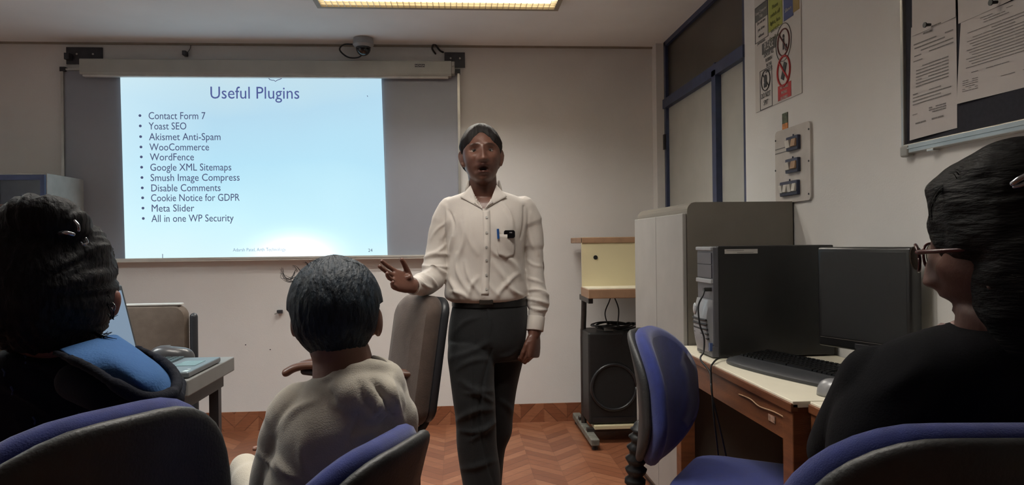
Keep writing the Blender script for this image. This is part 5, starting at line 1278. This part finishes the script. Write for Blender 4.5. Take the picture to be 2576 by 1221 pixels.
# ---------------------------------------------------------------- woman at the left
LY = 1.30
wl = empty('person', (-.82, 1.42, 0), 'seated woman at the left with pinned-up dark hair, navy jacket and light blue hood lining', 'person')
LM = frame(at(150, 735, LY), (.42, 1, -.02), (.03, 0, 1), 1.02)
mb = MB(); add_head(mb, LM, mouth_open=0)
mb.tube([LM @ Vector((0, -.02, -.06)), at(150, 860, LY+.0), at(140, 920, LY+.03), at(140, 980, LY+.08)], [.055, .056, .055, .05], 22)
hipL = Vector((-.84, 1.42, .54)); fL = math.radians(118)
px_rings(mb, [(930, 60, 250, 1.37, .05), (1000, 0, 300, 1.40, .07), (1100, -20, 290, 1.44, .07), (1221, -10, 270, 1.46, .07), (1400, 0, 250, 1.48, .09)], 30)
for s_, pts in ((1, [at(335, 985, 1.40), Vector((-.66, 1.58, .73)), Vector((-.70, 1.80, .70))]), (-1, [at(-40, 985, 1.40), Vector((-1.20, 1.48, .74)), Vector((-1.12, 1.74, .68))])):
    mb.tube(bez(pts, 6), [.036]*7+[.027]*6, 14)
    dd = Vector((-.5*s_, .8, -.1)).normalized(); tt = Vector((0, .1, 1)); tt = (tt-dd*tt.dot(dd)).normalized()
    add_hand(mb, Matrix.Translation(pts[-1]) @ Matrix((tt, dd, tt.cross(dd))).transposed().to_4x4(), s_, curl=(.4, .5, .3), s=.9)
legs_sit(mb, hipL, fL, .062, .50)
mb.remesh('body', mat('skin_warm', (140, 92, 78), .5, .05, 14, .06, 220, attr='Col'), .0042, wl, 2, None, skin_cols(LM))
eyes(LM, wl, lid=MATS['skin_lid2'])
M_HAIRL = mat('hair_soft_black', (18, 18, 22), .6, .3, 30, .5, 30, stretch=(4, 4, 1.2), spec=.2)
mb = MB()
def E_px(mb, px, py, Y, rx, ry, rz, rot=0): mb.sph(at(px, py, Y), (rx, ry, rz), 26, Matrix.Rotation(rot, 3, 'Y')); return mb
E_px(mb, 138, 715, LY-.015, .090, .118, .118); E_px(mb, 95, 755, LY-.03, .085, .10, .09); E_px(mb, 60, 690, LY-.03, .088, .10, .10); E_px(mb, 180, 790, LY-.01, .052, .07, .07)
E_px(mb, 50, 755, LY-.02, .07, .08, .07)
# twisted bun on top
rg = [at(105+62*math.cos(a_)*1.0, 575+30*math.sin(a_), LY-.05+.03*math.sin(a_)) for a_ in [2*math.pi*i/24 for i in range(25)]]
mb.tube(rg, .036, 14, round_ends=False); E_px(mb, 100, 580, LY-.03, .055, .06, .045)
E_px(mb, 185, 640, LY-.02, .055, .07, .055); E_px(mb, 20, 640, LY-.02, .055, .07, .05)
def hair_fn(co, no, seed=0, amp=.006):
    a = np.arctan2(co[:, 0]-LM.translation.x, co[:, 2]-LM.translation.z)
    s1 = np.array([noise.noise((q*14, c[2]*9+seed, c[1]*6)) for q, c in zip(a, co)]); s2 = np.array([noise.noise((q*40, c[2]*12+seed, c[1]*10)) for q, c in zip(a, co)])
    return co+no*(amp*s1+amp*.45*s2)[:, None]
hairL = mb.remesh('hair', M_HAIRL, .006, wl, 3, lambda co, no: hair_fn(co, no, 1))
rnd = random.Random(11); ps_ = []
for k in range(46):
    x_ = rnd.uniform(120, 215); y_ = 540+((x_-110)/110)**2*75+rnd.uniform(-4, 10); a0 = at(x_, y_+10, LY-.03); s_ = rnd.uniform(.4, 1)
    ps_.append([a0, at(x_+12*s_, y_-10*s_, LY-.03), at(x_+rnd.uniform(15, 34)*s_, y_+rnd.uniform(-22, 8)*s_, LY-.03), at(x_+rnd.uniform(20, 42)*s_, y_+rnd.uniform(-18, 26)*s_, LY-.03)])
for k in range(30):
    y_ = rnd.uniform(620, 780); x_ = 232+34*math.sin((y_-600)/190*1.5); ps_.append([at(x_-10, y_, LY-.02), at(x_+4, y_-6, LY-.02), at(x_+rnd.uniform(6, 16), y_+rnd.uniform(-18, 14), LY-.02)])
for k in range(22):
    x_ = rnd.uniform(-20, 100); ps_.append([at(x_, 550, LY-.03), at(x_+rnd.uniform(-10, 10), 530, LY-.03), at(x_+rnd.uniform(-22, 16), rnd.uniform(514, 530), LY-.03)])
for k in range(14):
    ps_.append([at(272, 790, LY-.02), at(280+rnd.uniform(-3, 6), 800, LY-.03), at(284+rnd.uniform(-8, 14), 775+rnd.uniform(-5, 30), LY-.03)])
    ps_.append([at(235, 835, LY-.02), at(250, 845+rnd.uniform(-5, 5), LY-.04), at(270+rnd.uniform(-8, 24), 850+rnd.uniform(-16, 14), LY-.05)])
strands('stray_hair', ps_, .0011, M_HAIRL, wl)
# shiny hair clip
M_CLIP = mat('clip_chrome', (190, 195, 205), .15, .05, metal=.9)
mb = MB().tube(bez([at(150, 588, LY-.11), at(166, 586, LY-.125), at(184, 590, LY-.12)], 5), .0032, 8).tube(bez([at(188, 556, LY-.115), at(197, 567, LY-.12), at(198, 580, LY-.118)], 5), .0022, 8).tube(bez([at(204, 611, LY-.10), at(210, 616, LY-.105), at(220, 610, LY-.10), at(216, 600, LY-.10)], 5), .0018, 8)
mb.build('hair_clip', M_CLIP, wl, True)
# ear and cheek showing past the hair
mb = MB().tube(bez([at(268, 722, LY+.03), at(281, 742, LY+.02), at(282, 768, LY+.02), at(274, 788, LY+.02), at(262, 795, LY+.02)], 6), [.010]*6+[.014]*6+[.013]*6+[.010]*7, 14).sph(at(266, 762, LY+.03), (.012, .02, .03), 16)
mb.remesh('ear', mat('ear_skin', (120, 76, 64), .5, .05, 14), .003, wl, 4)
MB().tube(bez([at(283, 762, LY), at(290, 772, LY), at(286, 782, LY), at(281, 776, LY)], 5), .0012, 6).build('earring', M_CLIP, wl, True)
# jacket
M_JACK = mat('jacket_navy', (20, 23, 34), .9, .12, 12, .2, 300, spec=.2); M_LIN = mat('lining_blue', (62, 100, 150), .9, .05, 10, .25, 260, spec=.2)
mb = MB()
px_rings(mb, [(868, 30, 262, LY+.03, .075), (895, -20, 305, LY+.04, .10), (925, -80, 362, LY+.06, .125), (965, -120, 398, LY+.08, .14), (1030, -140, 410, LY+.10, .15), (1120, -140, 400, LY+.12, .15), (1221, -130, 370, LY+.14, .15), (1420, -120, 350, LY+.16, .15)], 44, 2.3)
mb.tube(bez([at(350, 985, 1.40), at(352, 1080, 1.46), Vector((-.66, 1.58, .73)), Vector((-.68, 1.76, .71))], 6), [.066]*6+[.060]*6+[.046]*7, 18)
mb.tube(bez([at(-50, 985, 1.40), at(-100, 1090, 1.44), Vector((-1.17, 1.50, .74)), Vector((-1.12, 1.72, .69))], 6), [.066]*6+[.060]*6+[.046]*7, 18)
FJ = [(0, 900, 140, 930, 8, .006), (60, 910, 200, 1010, 8, -.008), (120, 950, 290, 1010, 9, .007), (0, 960, 130, 1040, 10, .007), (200, 980, 330, 1050, 9, .006), (40, 1050, 160, 1130, 10, .006), (250, 900, 360, 1010, 7, -.006)]
mb.remesh('jacket', M_JACK, .0065, wl, 4, lambda co, no: folds(co, no, FJ, 6, .004, 8))
# open hood: pale blue lining bowl with dark outer rim, hanging on the right shoulder
mb = MB()
lin_rows = [[(150, 880, 1.20), (225, 856, 1.24), (290, 842, 1.30), (318, 868, 1.34)], [(178, 896, 1.155), (262, 878, 1.17), (335, 876, 1.23), (372, 896, 1.30)], [(232, 922, 1.135), (305, 912, 1.13), (378, 914, 1.19), (418, 936, 1.27)], [(290, 958, 1.12), (345, 957, 1.115), (400, 950, 1.16), (436, 968, 1.23)], [(345, 990, 1.13), (378, 992, 1.13), (412, 992, 1.15), (436, 990, 1.19)]]
rows = [[at(*p) for p in r_] for r_ in lin_rows]
rows = [bez(r_, 8) for r_ in rows]; cols = [bez([r_[j] for r_ in rows], 8) for j in range(len(rows[0]))]
nrow = len(cols[0])
def sheet(mb, cols, fn, th):
    V0 = [[[mb.b.verts.new(fn(p, i, j)+Vector((0, o_, -o_*.5))) for i, p in enumerate(c)] for j, c in enumerate(cols)] for o_ in (0, th)]
    for k in range(2):
        for j in range(len(cols)-1):
            for i in range(len(cols[0])-1): mb.b.faces.new((V0[k][j][i], V0[k][j+1][i], V0[k][j+1][i+1], V0[k][j][i+1]))
    for j in range(len(cols)-1):
        for i in (0, len(cols[0])-1): mb.b.faces.new((V0[0][j][i], V0[0][j+1][i], V0[1][j+1][i], V0[1][j][i]))
    for i in range(len(cols[0])-1):
        for j in (0, len(cols)-1): mb.b.faces.new((V0[0][j][i], V0[0][j][i+1], V0[1][j][i+1], V0[1][j][i]))
    return mb
def lf(p, i, j): return p+Vector((0, -1, .3))*(.010*noise.noise((p.x*16, p.z*26, 1))+.006*noise.noise((p.x*40, p.z*30, 5)))
sheet(mb, cols, lf, .006).build('hood_lining', M_LIN, wl, True)
mb = MB().tube(bez([at(140, 888, 1.19), at(180, 905, 1.145), at(235, 932, 1.12), at(290, 968, 1.10), at(345, 998, 1.11), at(395, 1004, 1.13), at(436, 988, 1.17), at(446, 960, 1.22), at(430, 928, 1.27), at(392, 900, 1.31), at(345, 876, 1.34)], 6), [.006]*6+[.008]*12+[.011]*12+[.012]*6+[.009]*18+[.007]*7, 14)
mb.tube(bez([at(330, 1010, 1.16), at(400, 1012, 1.19), at(440, 1000, 1.24), at(448, 966, 1.30)], 6), [.020]*12+[.014]*7, 14)
mb.tube(bez([at(190, 960, 1.19), at(260, 990, 1.17), at(340, 1016, 1.18)], 6), [.03]*13, 14)
mb.remesh('hood', M_JACK, .005, wl, 4)
# pale motifs printed on the jacket
sj = surface_fn([o for o in wl.children if o.name.startswith('jacket')])
for x_, y_ in ((28, 975), (152, 932), (84, 1050), (198, 1040), (35, 1120), (62, 897), (8, 930), (245, 995)):
    a_ = sj(x_, y_, .0012); b2_ = sj(x_+4, y_+16, .0012)
    MB().tube([a_, a_.lerp(b2_, .5)+Vector((.002, 0, 0)), b2_], .0016, 6).build('printed_motif', mat('motif_blue', (46, 62, 96), .8), wl)
mb = MB(); legs_sit(mb, hipL, fL, .080, .50); mb.sph(hipL+Vector((0, 0, .04)), (.16, .16, .12), 20)
mb.remesh('trousers', mat('trousers_dark', (30, 30, 36), .8, .1, 20), .008, wl, 4)
shoes_sit(wl, hipL, fL, mat('shoe_grey', (60, 60, 62), .6))
# cream cloth at the far left edge
p = at(20, 880, 1.75)
mb = MB().sph(p, (.045, .03, .016), 20).tube(bez([at(-20, 872, 1.74), at(15, 862, 1.73), at(48, 876, 1.74)], 5), .011, 12).tube(bez([at(-20, 905, 1.74), at(12, 893, 1.73), at(40, 884, 1.72)], 5), .009, 12)
mb.tube([at(10, 905, 1.75), Vector((at(10, 905, 1.75).x, 1.76, .5)), Vector((at(10, 905, 1.75).x-.05, 1.9, .02))], .012, 10)
o = mb.remesh('folded_cloth', mat('cloth_cream', (158, 150, 132), .85, .1, 30, .2, 200), .004, None, 3); tag(o, 'cream cloth hanging over a post at the far left edge', 'cloth')

# ---------------------------------------------------------------- woman at the right with glasses
RY = .98
wr = empty('person', (.80, 1.12, 0), 'seated woman at the right with dark tied hair, glasses and black top', 'person')
RM = frame(at(2536, 622, RY), (-.63, .78, -.10), (-.02, 0, 1), 1.05)
mb = MB(); add_head(mb, RM, mouth_open=0)
mb.tube([RM @ Vector((0, -.02, -.06)), at(2505, 800, RY+.01), at(2510, 880, RY+.02), at(2510, 950, RY+.03)], [.052, .052, .058, .085], 22)
hipR = Vector((.78, 1.16, .56)); fR = math.radians(105)
px_rings(mb, [(880, 2330, 2700, 1.06, .06), (960, 2250, 2760, 1.08, .08), (1080, 2230, 2760, 1.10, .09), (1221, 2240, 2740, 1.12, .10), (1500, 2280, 2700, 1.14, .11)], 30)
for s_, pts in ((-1, [at(2215, 960, 1.08), Vector((.66, 1.26, .80)), Vector((.84, 1.42, .84))]), (1, [at(2770, 960, 1.08), Vector((1.13, 1.22, .80)), Vector((1.07, 1.42, .84))])):
    mb.tube(bez(pts, 6), [.034]*7+[.025]*6, 14)
    dd = Vector((.1*s_, 1, -.12)).normalized(); tt = Vector((.9*s_*-1, .1, .3)); tt = (tt-dd*tt.dot(dd)).normalized()
    add_hand(mb, Matrix.Translation(pts[-1]) @ Matrix((tt, dd, tt.cross(dd))).transposed().to_4x4(), s_, curl=(.3, .4, .3), s=.85)
legs_sit(mb, hipR, fR, .060, .50, .09, k=.85)
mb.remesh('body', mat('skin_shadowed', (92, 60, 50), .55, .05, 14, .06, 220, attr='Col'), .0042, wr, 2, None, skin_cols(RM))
eyes(RM, wr, lid=MATS['skin_lid2'])
M_HAIRR = mat('hair_brown_black', (14, 13, 13), .6, .3, 30, .5, 30, stretch=(1.2, 1.2, 5), spec=.15)
mb = MB()
E_px(mb, 2562, 545, RY-.02, .096, .105, .105); E_px(mb, 2455, 510, RY-.0, .055, .075, .062); E_px(mb, 2560, 470, RY-.03, .082, .09, .065); E_px(mb, 2612, 640, RY-.05, .082, .09, .10); E_px(mb, 2410, 560, RY+.02, .034, .05, .055)
E_px(mb, 2600, 720, RY-.04, .075, .07, .10); E_px(mb, 2575, 800, RY-.03, .050, .05, .10); E_px(mb, 2400, 500, RY+.02, .03, .05, .04)
mb.remesh('hair', M_HAIRR, .006, wr, 3, lambda co, no: co+no*(.005*np.array([noise.noise((c[0]*14, c[1]*14, c[2]*50)) for c in co])+.004*nz3(co, 22, 3))[:, None])
rnd = random.Random(5); ps_ = []
for k in range(9):
    o_ = rnd.uniform(-8, 8); ps_.append([at(2402+o_, 462+o_, RY), at(2368+o_, 478+rnd.uniform(-6, 6), RY), at(2345+o_*.8, 512, RY), at(2341+o_*.6, 545+rnd.uniform(-8, 18), RY), at(2348+o_, 560+rnd.uniform(-6, 22), RY)])
for k in range(30):
    x_ = rnd.uniform(2400, 2560); y_ = 440-(x_-2400)*.46; ps_.append([at(x_+6, y_+10, RY-.02), at(x_-2, y_-2, RY-.02), at(x_-rnd.uniform(4, 20), y_-rnd.uniform(0, 9), RY-.02)])
strands('stray_hair', ps_, .00045, M_HAIRR, wr)
mb = MB().tube(bez([at(2548, 462, RY-.13), at(2562, 452, RY-.135), at(2585, 440, RY-.14)], 5), .0035, 8).tube(bez([at(2552, 470, RY-.13), at(2570, 466, RY-.135), at(2590, 456, RY-.14)], 5), .0025, 8)
mb.build('hair_clip', M_CLIP, wr, True)
# glasses
M_GL = mat('glasses_maroon', (70, 30, 30), .3, .05)
gl = empty('eyeglasses', RM @ Vector((0, .11, 0)), 'maroon framed eyeglasses worn by the woman at the right', 'glasses')
def gp(x_, y_, z_): return RM @ Vector((x_, y_, z_))
for s_ in (-1, 1):
    rg = [gp(s_*(.033+.024*math.copysign(abs(math.cos(a_))**.8, math.cos(a_))), .108-.05*(abs(.033+.024*math.cos(a_))/.06)**2*.35, -.004+.019*math.copysign(abs(math.sin(a_))**.8, math.sin(a_))) for a_ in [2*math.pi*i/28 for i in range(29)]]
    MB().tube(rg, .0022, 8, round_ends=False).build('rim', M_GL, gl, True)
    MB().tube([gp(s_*.057, .094, .004), gp(s_*.074, .085, .004), gp(s_*.082, .03, .002), gp(s_*.082, -.005, .002)], [.0032, .0036, .0026, .0022], 8).build('temple_arm', M_GL, gl, True)
    m = mat('lens_glass', (170, 160, 150), .05); b_ = m.node_tree.nodes['Principled BSDF']; b_.inputs['Transmission Weight'].default_value = .92; b_.inputs['IOR'].default_value = 1.05
    c0 = [gp(s_*(.033+.022*math.cos(a_)), .104, -.004+.017*math.sin(a_)) for a_ in [2*math.pi*i/20 for i in range(20)]]; c1 = [p+(RM.to_3x3() @ Vector((0, .0012, 0))) for p in c0]
    MB().rings([c0, c1]).build('lens', m, gl)
MB().tube([gp(-.010, .104, .002), gp(0, .107, .005), gp(.010, .104, .002)], .002, 8).build('bridge', M_GL, gl, True)
MB().sph(gp(-.080, .004, -.046), .0075, 14).build('earring', mat('earring_dull', (110, 96, 86), .3, metal=.4), wr, True)
# black top
M_TOPB = mat('top_black', (12, 12, 16), .95, .1, 12, .12, 300, spec=.15)
mb = MB()
px_rings(mb, [(815, 2430, 2620, RY+.02, .065), (838, 2340, 2690, RY+.03, .082), (866, 2262, 2750, RY+.04, .10), (905, 2205, 2790, RY+.05, .118), (960, 2160, 2830, RY+.06, .13), (1030, 2125, 2850, RY+.07, .135), (1100, 2105, 2850, RY+.08, .14), (1221, 2100, 2840, RY+.09, .14), (1500, 2110, 2820, RY+.11, .15)], 44, 2.25)
mb.tube(bez([at(2205, 960, 1.08), Vector((.665, 1.25, .81)), Vector((.80, 1.38, .84))], 6), [.056]*6+[.044]*7, 18)
mb.tube(bez([at(2770, 960, 1.08), Vector((1.125, 1.21, .81)), Vector((1.075, 1.38, .84))], 6), [.056]*6+[.044]*7, 18)
mb.remesh('top', M_TOPB, .0065, wr, 4, lambda co, no: folds(co, no, [(2180, 1000, 2330, 920, 30, .004)], 3, .003, 6))
# light printed scarf edge at the throat
rows = [[at(2322, 838, 1.10), at(2350, 826, 1.08), at(2385, 816, 1.06), at(2425, 814, 1.03)], [at(2318, 850, 1.08), at(2350, 842, 1.05), at(2390, 836, 1.02), at(2435, 828, .99)]]
rows = [bez(r_, 6) for r_ in rows]; cols = [bez([rows[0][j], (rows[0][j]+rows[1][j])/2+Vector((0, -.012, .010)), rows[1][j]], 4) for j in range(len(rows[0]))]
sheet(MB(), cols, lambda p, i, j: p+Vector((0, 0, .003*math.sin(j*1.1))), .004).build('scarf_edge', mat('scarf_print', (150, 124, 120), .8, .3, 120), wr, True)
mb = MB(); legs_sit(mb, hipR, fR, .076, .50, .09, k=.85); mb.sph(hipR+Vector((0, 0, .02)), (.16, .15, .12), 20)
mb.remesh('trousers', MATS['trousers_dark'], .008, wr, 4)
shoes_sit(wr, hipR, fR, MATS['shoe_black'], k=.85)
